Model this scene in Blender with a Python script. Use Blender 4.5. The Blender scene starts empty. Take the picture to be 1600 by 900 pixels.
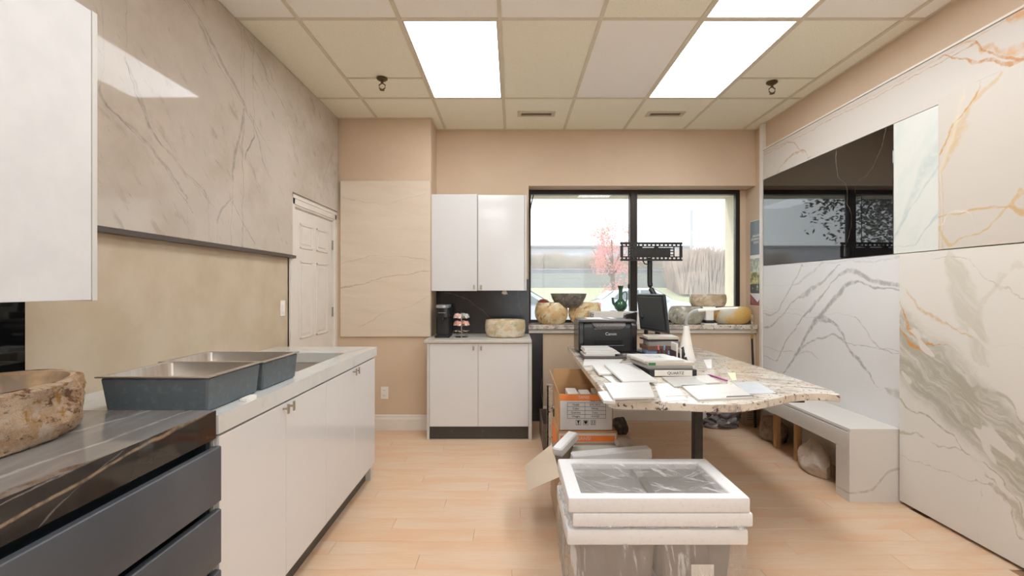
import bpy, bmesh, math, random
from mathutils import Vector, Matrix, noise as mnoise
random.seed(7)
S = bpy.context.scene
COL = S.collection
def c(r, g, b):
    f = lambda v: (v/255/12.92) if v/255 <= .04045 else ((v/255+.055)/1.055)**2.4
    return (f(r), f(g), f(b), 1)

# ---------------------------------------------------------------- camera, sky, exposure
cd = bpy.data.cameras.new('camera'); cam = bpy.data.objects.new('camera', cd); COL.objects.link(cam)
CZ = 1.36; F = 753.0
cam.location = (0, 0, CZ); cam.rotation_euler = (math.pi/2, 0, 0)
cd.sensor_width = 36; cd.lens = 36*F/1600; cd.clip_start = .02; cd.clip_end = 400
S.camera = cam
S.view_settings.view_transform = 'Standard'; S.view_settings.look = 'None'
S.view_settings.gamma = 1; S.view_settings.exposure = 0.22; S.view_settings.use_curve_mapping = False
PANEL = 8.6            # ceiling light diffuser radiance
w = bpy.data.worlds.new('sky'); S.world = w; w.use_nodes = True
bg = w.node_tree.nodes['Background']; bg.inputs[0].default_value = (.93, .965, 1, 1); bg.inputs[1].default_value = 2.5
sd = bpy.data.lights.new('sun', 'SUN'); sd.energy = 1.6; sd.angle = .05; sd.color = (1, .93, .8)
so = bpy.data.objects.new('sun', sd); COL.objects.link(so)
so.rotation_euler = Vector((.62, -.30, -.72)).to_track_quat('-Z', 'Y').to_euler()
S.cycles.use_denoising = True
S.cycles.max_bounces = 10; S.cycles.diffuse_bounces = 6; S.cycles.glossy_bounces = 5
S.cycles.transparent_max_bounces = 12; S.cycles.sample_clamp_indirect = 6

# ---------------------------------------------------------------- materials
def nt(name):
    m = bpy.data.materials.new(name); m.use_nodes = True
    t = m.node_tree; b = t.nodes['Principled BSDF']
    return m, t, b
def nd(t, typ, **kw):
    n = t.nodes.new(typ)
    for k, v in kw.items(): setattr(n, k, v)
    return n
def lk(t, a, b): t.links.new(a, b)
def mth(t, op, a, b=None, cl=False):
    n = nd(t, 'ShaderNodeMath', operation=op, use_clamp=cl)
    for i, v in enumerate((a, b)):
        if v is None: continue
        if isinstance(v, (int, float)): n.inputs[i].default_value = v
        else: lk(t, v, n.inputs[i])
    return n.outputs[0]
def mixc(t, fac, a, b, mode='MIX'):
    n = nd(t, 'ShaderNodeMix', data_type='RGBA', blend_type=mode)
    for i, v in ((0, fac), (6, a), (7, b)):
        if isinstance(v, (int, float, tuple)): n.inputs[i].default_value = v
        else: lk(t, v, n.inputs[i])
    return n.outputs[2]
def coords(t, scale=(1, 1, 1), rot=(0, 0, 0), src=None):
    if src is None: src = nd(t, 'ShaderNodeTexCoord').outputs['Object']
    if any(rot):                      # turn first, stretch afterwards
        m0 = nd(t, 'ShaderNodeMapping'); m0.inputs['Rotation'].default_value = rot; lk(t, src, m0.inputs[0]); src = m0.outputs[0]
    mp = nd(t, 'ShaderNodeMapping'); mp.inputs['Scale'].default_value = scale
    lk(t, src, mp.inputs[0]); return mp.outputs[0]
def noise(t, vec, scale, detail=4, rough=.55):
    n = nd(t, 'ShaderNodeTexNoise'); n.inputs['Scale'].default_value = scale
    n.inputs['Detail'].default_value = detail; n.inputs['Roughness'].default_value = rough
    lk(t, vec, n.inputs['Vector']); return n
def ramp(t, v, lo, hi, a=0., b=1.):
    n = nd(t, 'ShaderNodeMapRange', interpolation_type='SMOOTHSTEP')
    lk(t, v, n.inputs[0])
    for i, x in enumerate((lo, hi, a, b)): n.inputs[i+1].default_value = x
    return n.outputs[0]
def bumpn(t, b, h, strength, dist=.01):
    n = nd(t, 'ShaderNodeBump'); n.inputs['Strength'].default_value = strength; n.inputs['Distance'].default_value = dist
    lk(t, h, n.inputs['Height']); lk(t, n.outputs[0], b.inputs['Normal'])
def pm(name, col, rough=.5, metal=0, var=None, bump=None, coat=0, spec=.5, stretch=(1, 1, 1), emit=None):
    """plain procedural material: var=(scale, second colour, lo, hi) bump=(scale, strength, distance)"""
    m, t, b = nt(name)
    b.inputs['Base Color'].default_value = col; b.inputs['Roughness'].default_value = rough
    b.inputs['Metallic'].default_value = metal; b.inputs['Coat Weight'].default_value = coat
    b.inputs['Specular IOR Level'].default_value = spec; b.inputs['Coat Roughness'].default_value = .03
    v = coords(t, stretch)
    if var is None: var = (9, tuple(x*.94 for x in col[:3])+(1,), .35, .7)
    n = noise(t, v, var[0]); f = ramp(t, n.outputs[0], var[2], var[3])
    lk(t, mixc(t, f, col, var[1]), b.inputs['Base Color'])
    if bump: bumpn(t, b, noise(t, v, bump[0]).outputs[0], bump[1], bump[2])
    if emit: b.inputs['Emission Color'].default_value = emit[0]; b.inputs['Emission Strength'].default_value = emit[1]
    return m
def stone(name, base, L, H, veins=(), clouds=(), axes=(1, 2), rough=.08, warp=((3, .05), (14, .014)), spec=.5, speck=None):
    """polished slab: veins follow curves across the slab, in metres from its origin"""
    m, t, b = nt(name)
    b.inputs['Roughness'].default_value = rough; b.inputs['Specular IOR Level'].default_value = spec
    sp = nd(t, 'ShaderNodeSeparateXYZ'); lk(t, nd(t, 'ShaderNodeTexCoord').outputs['Object'], sp.inputs[0])
    cb = nd(t, 'ShaderNodeCombineXYZ'); lk(t, sp.outputs[axes[0]], cb.inputs[0]); lk(t, sp.outputs[axes[1]], cb.inputs[1])
    third = 3-axes[0]-axes[1]; lk(t, sp.outputs[third], cb.inputs[2])
    P = cb.outputs[0]; W = P
    for sc, am in warp:
        n = noise(t, P, sc, 3)
        a = nd(t, 'ShaderNodeVectorMath', operation='SUBTRACT'); lk(t, n.outputs['Color'], a.inputs[0]); a.inputs[1].default_value = (.5, .5, .5)
        s_ = nd(t, 'ShaderNodeVectorMath', operation='SCALE'); lk(t, a.outputs[0], s_.inputs[0]); s_.inputs['Scale'].default_value = am*2
        ad = nd(t, 'ShaderNodeVectorMath', operation='ADD'); lk(t, W, ad.inputs[0]); lk(t, s_.outputs[0], ad.inputs[1]); W = ad.outputs[0]
    ws = nd(t, 'ShaderNodeSeparateXYZ'); lk(t, W, ws.inputs[0])
    brk = ramp(t, noise(t, P, 22, 4).outputs[0], .36, .56, .4, 1)
    col = base
    for (cc, sc, lo, hi, st, stretch, rot) in clouds:
        v = coords(t, stretch+(1,), (0, 0, rot), W)
        f = mth(t, 'MULTIPLY', ramp(t, noise(t, v, sc, 6, .6).outputs[0], lo, hi), st)
        col = mixc(t, f, col, cc)
    for ve in veins:
        ax, pts, cc, st, soft = ve[:5]
        mod = brk
        if len(ve) > 5:            # a band broken into streaks that run along the angle given
            mod = ramp(t, noise(t, coords(t, (2.0, 17, 1), (0, 0, -ve[5]), W), 1.6, 7, .65).outputs[0], .32, .58, .28, 1)
        T, Q = (L, H) if ax == 'u' else (H, L)
        pts = sorted([((p[0], p[1]) if ax == 'u' else (p[1], p[0])) + (p[2],) for p in pts])
        tt = mth(t, 'DIVIDE', ws.outputs[0 if ax == 'u' else 1], T)
        qq = mth(t, 'DIVIDE', ws.outputs[1 if ax == 'u' else 0], Q)
        def curve(vals, hz):
            fc = nd(t, 'ShaderNodeFloatCurve'); cm = fc.mapping; cm.use_clip = False; cu = cm.curves[0]
            cm.extend = 'HORIZONTAL'
            cu.points[0].location = vals[0]; cu.points[1].location = vals[-1]
            for q in vals[1:-1]: cu.points.new(*q)
            cm.update(); lk(t, tt, fc.inputs['Value']); return fc.outputs[0]
        pos = curve([(p[0]/T, p[1]/Q) for p in pts], 1)
        e = .012
        wv = [(pts[0][0]/T-e, 0)] + [(p[0]/T, p[2]*4) for p in pts] + [(pts[-1][0]/T+e, 0)]
        wid = mth(t, 'MULTIPLY', curve(wv, 0), .25)
        d = mth(t, 'MULTIPLY', mth(t, 'ABSOLUTE', mth(t, 'SUBTRACT', qq, pos)), Q)
        r = mth(t, 'DIVIDE', d, mth(t, 'MAXIMUM', wid, .00005))
        f = mth(t, 'MULTIPLY', mth(t, 'MULTIPLY', ramp(t, r, 1-soft, 1, 1, 0), mod), mth(t, 'MULTIPLY', ramp(t, wid, .0003, .0012), st))
        col = mixc(t, f, col, cc)
    if speck:
        for (cc, sc, lo, hi) in speck:
            col = mixc(t, ramp(t, noise(t, W, sc, 3).outputs[0], lo, hi), col, cc)
    if isinstance(col, tuple): b.inputs['Base Color'].default_value = col
    else: lk(t, col, b.inputs['Base Color'])
    return m

# ---------------------------------------------------------------- geometry helpers
class MB:
    def __init__(s): s.bm = bmesh.new()
    def _n(s, verts, M=None, bev=0, seg=1):
        if M is not None: bmesh.ops.transform(s.bm, matrix=M, verts=verts)
        if bev > 0:
            es = list({e for v in verts for e in v.link_edges})
            fs = list({f for e in es for f in e.link_faces}); bmesh.ops.recalc_face_normals(s.bm, faces=fs)
            es = [e for e in es if len(e.link_faces) == 2 and e.calc_face_angle(0) > .2]
            bmesh.ops.bevel(s.bm, geom=es, offset=bev, segments=seg, affect='EDGES', profile=.5)
        return s
    def box(s, x0, x1, y0, y1, z0, z1, bev=0, M=None, seg=1):
        r = bmesh.ops.create_cube(s.bm, size=1)
        m = Matrix.Translation(((x0+x1)/2, (y0+y1)/2, (z0+z1)/2)) @ Matrix.Diagonal((x1-x0, y1-y0, z1-z0, 1))
        bmesh.ops.transform(s.bm, matrix=m, verts=r['verts'])
        return s._n(r['verts'], M, bev, seg)
    def prism(s, pts, ax, a0, a1, bev=0, M=None, seg=1):
        f = {'z': lambda p, a: (p[0], p[1], a), 'y': lambda p, a: (p[0], a, p[1]), 'x': lambda p, a: (a, p[0], p[1])}[ax]
        lo = [s.bm.verts.new(f(p, a0)) for p in pts]; hi = [s.bm.verts.new(f(p, a1)) for p in pts]
        n = len(pts)
        s.bm.faces.new(lo); s.bm.faces.new(hi)
        for i in range(n): s.bm.faces.new((lo[i], lo[(i+1) % n], hi[(i+1) % n], hi[i]))
        return s._n(lo+hi, M, bev, seg)
    def hexa(s, b4, t4, bev=0):
        lo = [s.bm.verts.new(p) for p in b4]; hi = [s.bm.verts.new(p) for p in t4]
        s.bm.faces.new(lo); s.bm.faces.new(hi)
        for i in range(4): s.bm.faces.new((lo[i], lo[(i+1) % 4], hi[(i+1) % 4], hi[i]))
        return s._n(lo+hi, None, bev)
    def lathe(s, prof, ctr=(0, 0, 0), seg=28, sx=1, sy=1, fn=None, M=None, cap=True):
        rings = []
        for (r, z) in prof:
            ring = []
            for i in range(seg):
                a = 2*math.pi*i/seg; p = Vector((r*math.cos(a)*sx, r*math.sin(a)*sy, z))
                if fn: p = fn(p)
                ring.append(s.bm.verts.new(p+Vector(ctr)))
            rings.append(ring)
        for a, b_ in zip(rings, rings[1:]):
            for i in range(seg): s.bm.faces.new((a[i], a[(i+1) % seg], b_[(i+1) % seg], b_[i]))
        if cap:
            s.bm.faces.new(rings[0]); s.bm.faces.new(rings[-1])
        return s._n([v for r in rings for v in r], M)
    def tube(s, pts, r, seg=8, M=None):
        pts = [Vector(p) for p in pts]; rings = []
        for i, p in enumerate(pts):
            d = (pts[min(i+1, len(pts)-1)]-pts[max(i-1, 0)]).normalized()
            up = Vector((0, 0, 1)) if abs(d.z) < .95 else Vector((0, 1, 0))
            u = d.cross(up).normalized(); v = d.cross(u)
            rr = r[i] if isinstance(r, (list, tuple)) else r
            rings.append([s.bm.verts.new(p+(u*math.cos(2*math.pi*k/seg)+v*math.sin(2*math.pi*k/seg))*rr) for k in range(seg)])
        for a, b_ in zip(rings, rings[1:]):
            for i in range(seg): s.bm.faces.new((a[i], a[(i+1) % seg], b_[(i+1) % seg], b_[i]))
        s.bm.faces.new(rings[0]); s.bm.faces.new(rings[-1])
        return s._n([v for q in rings for v in q], M)
    def cyl(s, a, b_, r, seg=16): return s.tube([a, b_], r, seg)
    def blob(s, ctr, rad, sub=3, amp=.15, freq=2.0, flat=None, seed=0, M=None):
        r = bmesh.ops.create_icosphere(s.bm, subdivisions=sub, radius=1)
        for v in r['verts']:
            p = v.co.copy(); q = p*freq+Vector((seed*3.1, seed, 0))
            k = 1+amp*mnoise.noise(q)*2+amp*.5*mnoise.noise(q*2.7)
            p = Vector((p.x*rad[0]*k, p.y*rad[1]*k, p.z*rad[2]*k))
            if flat is not None: p.z = max(p.z, flat)
            v.co = p+Vector(ctr)
        return s._n(r['verts'], M)
    def ring(s, o, i, z0, z1, bev=0):
        """rectangular ring: o and i = (x0,x1,y0,y1)"""
        def rect(q, z): return [s.bm.verts.new(p) for p in ((q[0], q[2], z), (q[1], q[2], z), (q[1], q[3], z), (q[0], q[3], z))]
        a, b_, d, e = rect(o, z0), rect(i, z0), rect(o, z1), rect(i, z1)
        for k in range(4):
            l = (k+1) % 4
            s.bm.faces.new((a[k], a[l], b_[l], b_[k])); s.bm.faces.new((d[k], d[l], e[l], e[k]))
            s.bm.faces.new((a[k], a[l], d[l], d[k])); s.bm.faces.new((b_[k], b_[l], e[l], e[k]))
        return s._n(a+b_+d+e, None, bev, 2)
    def quad(s, p4):
        s.bm.faces.new([s.bm.verts.new(p) for p in p4]); return s
    def mesh(s, name, mat, smooth=True, recalc=True):
        me = bpy.data.meshes.new(name)
        if recalc: bmesh.ops.recalc_face_normals(s.bm, faces=s.bm.faces)
        s.bm.to_mesh(me); s.bm.free()
        if mat: me.materials.append(mat)
        if smooth:
            me.shade_smooth(); me.set_sharp_from_angle(angle=math.radians(34))
        return me
MW = {}
def tag(o, label, cat, group=None, kind=None):
    if label: o['label'] = label
    if cat: o['category'] = cat
    if group: o['group'] = group
    if kind: o['kind'] = kind
    return o
def thing(name, label, cat, loc=(0, 0, 0), rz=0, group=None):
    o = bpy.data.objects.new(name, None); COL.objects.link(o); o.empty_display_size = .1
    o.location = loc; o.rotation_euler = (0, 0, rz)
    MW[o.name] = Matrix.Translation(loc) @ Matrix.Rotation(rz, 4, 'Z')
    return tag(o, label, cat, group)
def part(name, mb, mat, parent, local=False, smooth=True, label=None, kind=None):
    """a part (or sub-part): vertices given in world space unless local"""
    me = mb if isinstance(mb, bpy.types.Mesh) else mb.mesh(name, mat, smooth)
    o = bpy.data.objects.new(name, me); COL.objects.link(o); o.parent = parent
    M = MW[parent.name]; MW[o.name] = M
    if not local: me.transform(M.inverted())
    if label: o['label'] = label
    if kind: o['kind'] = kind
    return o
def solo(name, mb, mat, label, cat, org=None, group=None, smooth=True, kind=None):
    """a thing that is one mesh, vertices in world space; origin at its base"""
    me = mb.mesh(name, mat, smooth)
    if org is None:
        xs = [v.co for v in me.vertices]
        org = Vector(((min(v.x for v in xs)+max(v.x for v in xs))/2, (min(v.y for v in xs)+max(v.y for v in xs))/2, min(v.z for v in xs)))
    org = Vector(org); me.transform(Matrix.Translation(-org))
    o = bpy.data.objects.new(name, me); COL.objects.link(o); o.location = org
    MW[o.name] = Matrix.Translation(org)
    return tag(o, label, cat, group, kind)
def struct(name, mb, mat, smooth=False):
    o = solo(name, mb, mat, None, None, org=(0, 0, 0), smooth=smooth); o['kind'] = 'structure'; return o
def inst(name, me, parent, loc, rz=0, sc=(1, 1, 1)):
    o = bpy.data.objects.new(name, me); COL.objects.link(o); o.parent = parent; o.location = loc; o.rotation_euler = (0, 0, rz); o.scale = sc
    MW[o.name] = MW[parent.name]; return o
def dup(root, loc, label=None, rz=None, sc=None, group=None):
    r = root.copy(); COL.objects.link(r); r.location = loc
    if rz is not None: r.rotation_euler = (0, 0, rz)
    if sc: r.scale = sc
    if label: r['label'] = label
    for ch in list(root.children):
        d = ch.copy(); COL.objects.link(d); d.parent = r
        for g in list(ch.children):
            e = g.copy(); COL.objects.link(e); e.parent = d
    return r
def textm(txt, size, mat, M, ext=.0006, align='CENTER'):
    cu = bpy.data.curves.new('lettering', 'FONT'); cu.body = txt; cu.size = size; cu.extrude = ext
    cu.align_x = align; cu.align_y = 'CENTER'; cu.resolution_u = 3
    o = bpy.data.objects.new('tmp', cu); COL.objects.link(o)
    dg = bpy.context.evaluated_depsgraph_get(); me = bpy.data.meshes.new_from_object(o.evaluated_get(dg))
    bpy.data.objects.remove(o); me.transform(M); me.materials.clear(); me.materials.append(mat); return me
def Rz(a): return Matrix.Rotation(a, 4, 'Z')
def T(x, y, z): return Matrix.Translation((x, y, z))
FRONT = Matrix.Rotation(math.pi/2, 4, 'X')      # lettering that faces the viewer (-Y)

XL, XR, YB, YC, ZC = -1.70, 2.504, 4.95, 4.617, 2.985
# ---------------------------------------------------------------- setting
YR = -4.3
m_wall = pm('beige wall paint', c(208, 186, 160), .75, var=(2.2, c(203, 180, 154), .3, .7), bump=(160, .12, .002))
m_walll = pm('mottled beige wall paint', c(202, 186, 162), .6, var=(4.5, c(190, 172, 145), .3, .7), bump=(160, .1, .002))
m_white = pm('white painted trim', c(226, 220, 210), .4, var=(6, c(222, 215, 204), .4, .7))
m_tile_old = pm('speckled old ceiling tile', c(240, 236, 218), .9, var=(150, c(214, 206, 182), .56, .68), bump=(140, .5, .004))
m_tile_new = pm('fresh white ceiling tile', c(242, 239, 234), .9, var=(150, c(226, 220, 210), .6, .7), bump=(140, .3, .003))
m_tbar = pm('ceiling grid enamel', c(214, 204, 184), .5)
m_diff = pm('light diffuser', c(255, 255, 255), .5, emit=((.95, 1, 1.06, 1), PANEL))
m_black = pm('black metal', c(28, 27, 27), .4, var=(30, c(40, 38, 37), .4, .7))
m_frame = pm('dark bronze window frame', c(48, 40, 34), .35, metal=.3)
m_ext = pm('cream exterior stucco', c(235, 226, 200), .8)

def floor_mat():
    m, t, b = nt('laminate wood')
    oi = nd(t, 'ShaderNodeObjectInfo'); tc = nd(t, 'ShaderNodeTexCoord')
    off = nd(t, 'ShaderNodeVectorMath', operation='SCALE'); off.inputs[0].default_value = (31, 17, 5); lk(t, oi.outputs['Random'], off.inputs['Scale'])
    ad = nd(t, 'ShaderNodeVectorMath', operation='ADD'); lk(t, tc.outputs['Object'], ad.inputs[0]); lk(t, off.outputs[0], ad.inputs[1])
    v = ad.outputs[0]
    big = ramp(t, noise(t, coords(t, (1.1, 5, 1), src=v), 1.6, 3).outputs[0], .38, .68)
    grain = ramp(t, noise(t, coords(t, (2.5, 60, 1), src=v), 2.6, 5, .65).outputs[0], .35, .7)
    a = mixc(t, big, c(218, 196, 170), c(216, 180, 146))
    a = mixc(t, mth(t, 'MULTIPLY', grain, .35), a, c(208, 160, 116))
    a = mixc(t, mth(t, 'MULTIPLY', oi.outputs['Random'], .22), a, c(214, 174, 136))
    lk(t, a, b.inputs['Base Color'])
    b.inputs['Roughness'].default_value = .36
    bumpn(t, b, grain, .06, .002)
    return m
m_floor = floor_mat()
fl = struct('floor', MB().box(XL-.1, XR+.1, YR, YB+.05, -.12, -.006), pm('floor underlay', c(150, 115, 85), .7))
plank = MB().box(-.6, .6, -.0645, .0645, -.007, 0, .0012).mesh('plank', m_floor)
half = MB().box(-.3, .3, -.0645, .0645, -.007, 0, .0012).mesh('plank', m_floor)
y = YR+.065; k = 0
while y < YB:
    x = XL - (k*.47) % 1.2
    while x < XR:
        x0, x1 = max(x, XL), min(x+1.2, XR)
        if x1-x0 > .12:
            p = inst('plank', plank, fl, ((x0+x1)/2, y, random.uniform(-.0003, .0003)), 0, ((x1-x0-.0012)/1.2, 1, 1))
        x += 1.2
    y += .13; k += 1

struct('wall_right', MB().box(XR, XR+.12, YR, 5.16, 0, 3.1), m_wall)
D0, D1, DH = 3.75, 4.557, 1.985
wl = MB(); wl.box(XL-.12, XL, YR, D0-.02, 0, 3.1).box(XL-.12, XL, D1+.02, YC+.01, 0, 3.1).box(XL-.12, XL, D0-.02, D1+.02, DH+.02, 3.1)
struct('wall_left', wl, m_walll)
RX0, RX1, RZ0, RZ1 = -.32, 2.25, .25, 2.49
struct('wall_rear', MB().box(XL-.1, RX0, YR-.15, YR, 0, 3.1).box(RX1, XR+.1, YR-.15, YR, 0, 3.1).box(RX0, RX1, YR-.15, YR, 0, RZ0).box(RX0, RX1, YR-.15, YR, RZ1, 3.1), m_wall)
struct('wall_column', MB().box(XL-.12, -.776, YC, YB+.1, 0, 3.1, .003), m_wall)
WX0, WX1, WZ0, WZ1, WYF = .171, 2.44, .935, 2.41, 5.16
wb = MB()
wb.box(-.78, WX0, YB, 5.40, 0, 3.1).box(WX0, XR+.12, YB, 5.40, 0, WZ0).box(WX0, XR+.12, YB, 5.40, WZ1, 3.1)
wb.box(WX1, XR+.12, WYF, 5.40, WZ0, WZ1)
struct('wall_back', wb, m_wall)
# outer skin of the window opening
ex = MB(); ex.box(WX1-.045, WX1+.3, 5.21, 5.42, WZ0-.3, 3.2).box(WX0-.5, WX0+.03, 5.21, 5.42, WZ0-.3, 3.2)
ex.box(WX0, WX1, 5.21, 5.42, WZ1-.05, 3.2).box(WX0, WX1, 5.21, 5.43, .6, .975)
struct('trim_1', ex, m_ext)
# window
wi = thing('window_1', None, None, (1.3, WYF, .985)); wi['kind'] = 'structure'
fx0, fx1, fz0, fz1 = WX0+.001, WX1, .985, WZ1
fr = MB(); fr.box(fx0, fx0+.03, WYF-.005, WYF+.05, fz0, fz1, .004).box(fx1-.045, fx1, WYF-.005, WYF+.05, fz0, fz1, .004)
fr.box(fx0+.02, fx1-.02, WYF-.003, WYF+.05, fz1-.045, fz1, .004).box(fx0+.02, fx1-.02, WYF-.003, WYF+.05, fz0, fz0+.035, .004)
part('window_frame', fr, m_frame, wi)
part('mullion', MB().box(1.262, 1.338, WYF-.02, WYF+.055, fz0, fz1-.01, .006), m_frame, wi)
mg, t, b = nt('window glass')
gl = nd(t, 'ShaderNodeBsdfGlossy'); gl.inputs['Roughness'].default_value = .01
tr = nd(t, 'ShaderNodeBsdfTransparent'); tr.inputs[0].default_value = (.95, .97, .965, 1)
fre = nd(t, 'ShaderNodeFresnel'); fre.inputs[0].default_value = 1.5
mx = nd(t, 'ShaderNodeMixShader'); lk(t, fre.outputs[0], mx.inputs[0]); lk(t, tr.outputs[0], mx.inputs[1]); lk(t, gl.outputs[0], mx.inputs[2])
veil = nd(t, 'ShaderNodeBsdfTranslucent'); veil.inputs[0].default_value = (.9, .9, .92, 1)      # haze put into the glass: a translucent veil washing out the view
my = nd(t, 'ShaderNodeMixShader'); my.inputs[0].default_value = .10; lk(t, mx.outputs[0], my.inputs[1]); lk(t, veil.outputs[0], my.inputs[2])
lk(t, my.outputs[0], t.nodes['Material Output'].inputs[0])
for a, b_ in ((fx0+.025, 1.27), (1.33, fx1-.03)):
    part('pane', MB().box(a, b_, WYF+.022, WYF+.028, fz0+.02, fz1-.03), mg, wi)
part('opening_arm', MB().tube([(fx0+.055, WYF-.03, fz1-.06), (fx0+.03, WYF-.03, fz1-.17), (fx0+.012, WYF-.02, fz1-.3)], .006), m_frame, wi)
part('pull_rod', MB().tube([(1.237, WYF-.06, 2.33), (1.237, WYF-.06, 1.17)], .004).tube([(1.237, WYF-.06, 1.40), (1.237, WYF-.06, 1.355)], .011).tube([(1.237, WYF-.06, 2.34), (1.262, WYF-.01, 2.34)], .004), m_frame, wi)

# shop window behind the viewer, the source of the daylight mirrored in the wall cabinet
wr = thing('window_2', None, None, ((RX0+RX1)/2, YR, RZ0)); wr['kind'] = 'structure'
part('window_frame', MB().box(RX0, RX0+.05, YR-.1, YR-.04, RZ0, RZ1).box(RX1-.05, RX1, YR-.1, YR-.04, RZ0, RZ1).box(RX0+.05, RX1-.05, YR-.1, YR-.04, RZ0, RZ0+.05).box(RX0+.05, RX1-.05, YR-.1, YR-.04, RZ1-.05, RZ1).box(.94, .99, YR-.1, YR-.04, RZ0+.05, RZ1-.05), m_white, wr)
for a, b_ in ((RX0+.05, .94), (.99, RX1-.05)): part('pane', MB().box(a, b_, YR-.073, YR-.067, RZ0+.05, RZ1-.05), mg, wr)
# ceiling
cl = struct('ceiling', MB().box(XL-.1, XR+.1, YR, YB+.02, ZC+.012, ZC+.12), pm('ceiling void', c(190, 175, 150), .9))
gx = [XL, -1.293, -.683, -.0735, .5365, 1.147, 1.757, 2.367, XR]
gy = [4.95, 4.13, 2.913, 1.693, .473, -.747, -1.967, -3.187, YR]
lights = {(2, 1), (5, 1), (5, 2), (2, 4), (5, 5), (2, 7), (3, 3)}
lights = {(2, 1), (5, 1), (5, 2), (5, 4), (2, 3), (2, 5), (5, 6), (2, 7)}
white_new = {(4, 1)}
EXTRA = 3.74
tm = {}
def tile(x0, x1, y0, y1, new):
    key = (round(x1-x0, 3), round(y1-y0, 3), new)
    if key not in tm:
        hx, hy = (x1-x0)/2-.010, (y1-y0)/2-.010
        tm[key] = MB().box(-hx, hx, -hy, hy, 0, .014, .002).mesh('ceiling_tile', m_tile_new if new else m_tile_old)
    inst('ceiling_tile', tm[key], cl, ((x0+x1)/2, (y0+y1)/2, ZC+.003))
lmes = None
for i in range(8):
    for j in range(8):
        x0, x1, y1, y0 = gx[i], gx[i+1], gy[j], gy[j+1]
        if (i, j) in lights:
            L = thing('ceiling_light', None, 'ceiling light', ((x0+x1)/2, (y0+y1)/2, ZC), group='recessed ceiling light panels')
            names = {(2, 1): 'recessed white light panel in the ceiling, left one, above the white cabinets', (5, 1): 'recessed white light panel in the ceiling, right one, above the granite table',
                     (5, 2): 'light panel cut by the top edge of the photo, nearest to the viewer'}
            if (i, j) in names: L['label'] = names[(i, j)]
            else: L['label'] = 'unseen recessed ceiling light panel added to light the room, row %s from the window' % {4: 'five', 3: 'four', 5: 'six', 6: 'seven', 7: 'eight'}[j]  # panels out of view, added to light the room
            hx, hy = (x1-x0)/2-.012, (y1-y0)/2-.012
            part('light_frame', MB().ring((-hx, hx, -hy, hy), (-hx+.012, hx-.012, -hy+.012, hy-.012), -.003, .01, .002), m_tbar, L, local=True)
            part('diffuser', MB().box(-hx+.011, hx-.011, -hy+.011, hy-.011, .001, .009), m_diff, L, local=True)
        else:
            new = j >= 2 and not (i == 4 and j == 2) or (i, j) in white_new
            if j == 1 and i in (1, 6):
                tile(x0, x1, y0, EXTRA, new); tile(x0, x1, EXTRA, y1, new)
                part('grid_bar', MB().box(x0+.01, x1-.01, EXTRA-.008, EXTRA+.008, ZC-.001, ZC+.01), m_tbar, cl)
            else:
                tile(x0, x1, y0, y1, new)
for x in gx[1:-1]:
    part('grid_bar', MB().box(x-.012, x+.012, YR, YB, ZC-.004, ZC+.008, .001), m_tbar, cl)
for yy in gy[1:-1]:
    part('grid_bar', MB().box(XL, XR, yy-.012, yy+.012, ZC-.003, ZC+.008, .001), m_tbar, cl)
part('edge_bar', MB().box(XL, XL+.0, 0, .1, ZC-.001, ZC) if False else MB().box(XR-.016, XR, YR, YB, ZC-.004, ZC+.01).box(-.776, XR, YB-.016, YB, ZC-.004, ZC+.01).box(XL, -.77, YC-.016, YC, ZC-.004, ZC+.01).box(-.776, -.760, YC, YB, ZC-.004, ZC+.01), m_tbar, cl)

# baseboards
def base(name, pts, ax, a0, a1): struct(name, MB().prism(pts, ax, a0, a1), m_white, smooth=False)
prof = lambda o, s: [(o, 0), (o+s*.016, 0), (o+s*.016, .105), (o+s*.011, .122), (o+s*.009, .14), (o+s*.004, .147), (o, .147)]
base('baseboard_back', prof(YB, -1), 'x', .32, XR)
base('baseboard_column', prof(YC, -1), 'x', XL, -.776)
base('baseboard_right', [(x, z) for x, z in prof(XR, -1)], 'y', 4.80, YB)
base('trim_2', [(-.776, 0), (-.768, 0), (-.768, .147), (-.776, .147)], 'y', YC, 4.63)

# door on the left wall
dr = thing('door_1', None, None, (XL, (D0+D1)/2, 0)); dr['kind'] = 'structure'
lf = MB(); lf.box(XL-.035, XL-.004, D0, D1, .008, DH, .002)
part('door_leaf', lf, m_white, dr)
ya, yb_, yc, yd = D0+.115, (D0+D1)/2-.045, (D0+D1)/2+.045, D1-.115
for z0, z1 in ((.22, .78), (.95, 1.58), (1.68, 1.88)):
    for u0, u1 in ((ya, yb_), (yc, yd)):
        q = MB(); 
        # raised moulding round a raised field
        for o0, o1, o2, o3, h in ((u0, u1, z0, z1, .004),):
            s = .016
            q.box(XL-.006, XL+.002, o0, o1, o2, o2+s, .002).box(XL-.006, XL+.002, o0, o1, o3-s, o3, .002)
            q.box(XL-.006, XL+.002, o0, o0+s, o2, o3, .002).box(XL-.006, XL+.002, o1-s, o1, o2, o3, .002)
        q.box(XL-.006, XL+.001, u0+.034, u1-.034, z0+.034, z1-.034, .004)
        part('door_panel', q, m_white, dr)
for z in (.25, 1.09, 1.72):
    part('hinge', MB().box(XL-.003, XL+.006, D1-.004, D1+.018, z, z+.09, .001).cyl((XL+.006, D1+.003, z), (XL+.006, D1+.003, z+.09), .005, 8), pm('brushed hinge', c(150, 145, 138), .35, metal=.8), dr)
cs = MB()
for (w0, th) in ((.0, .016), (.028, .024), (.075, .030)):
    pass
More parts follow.
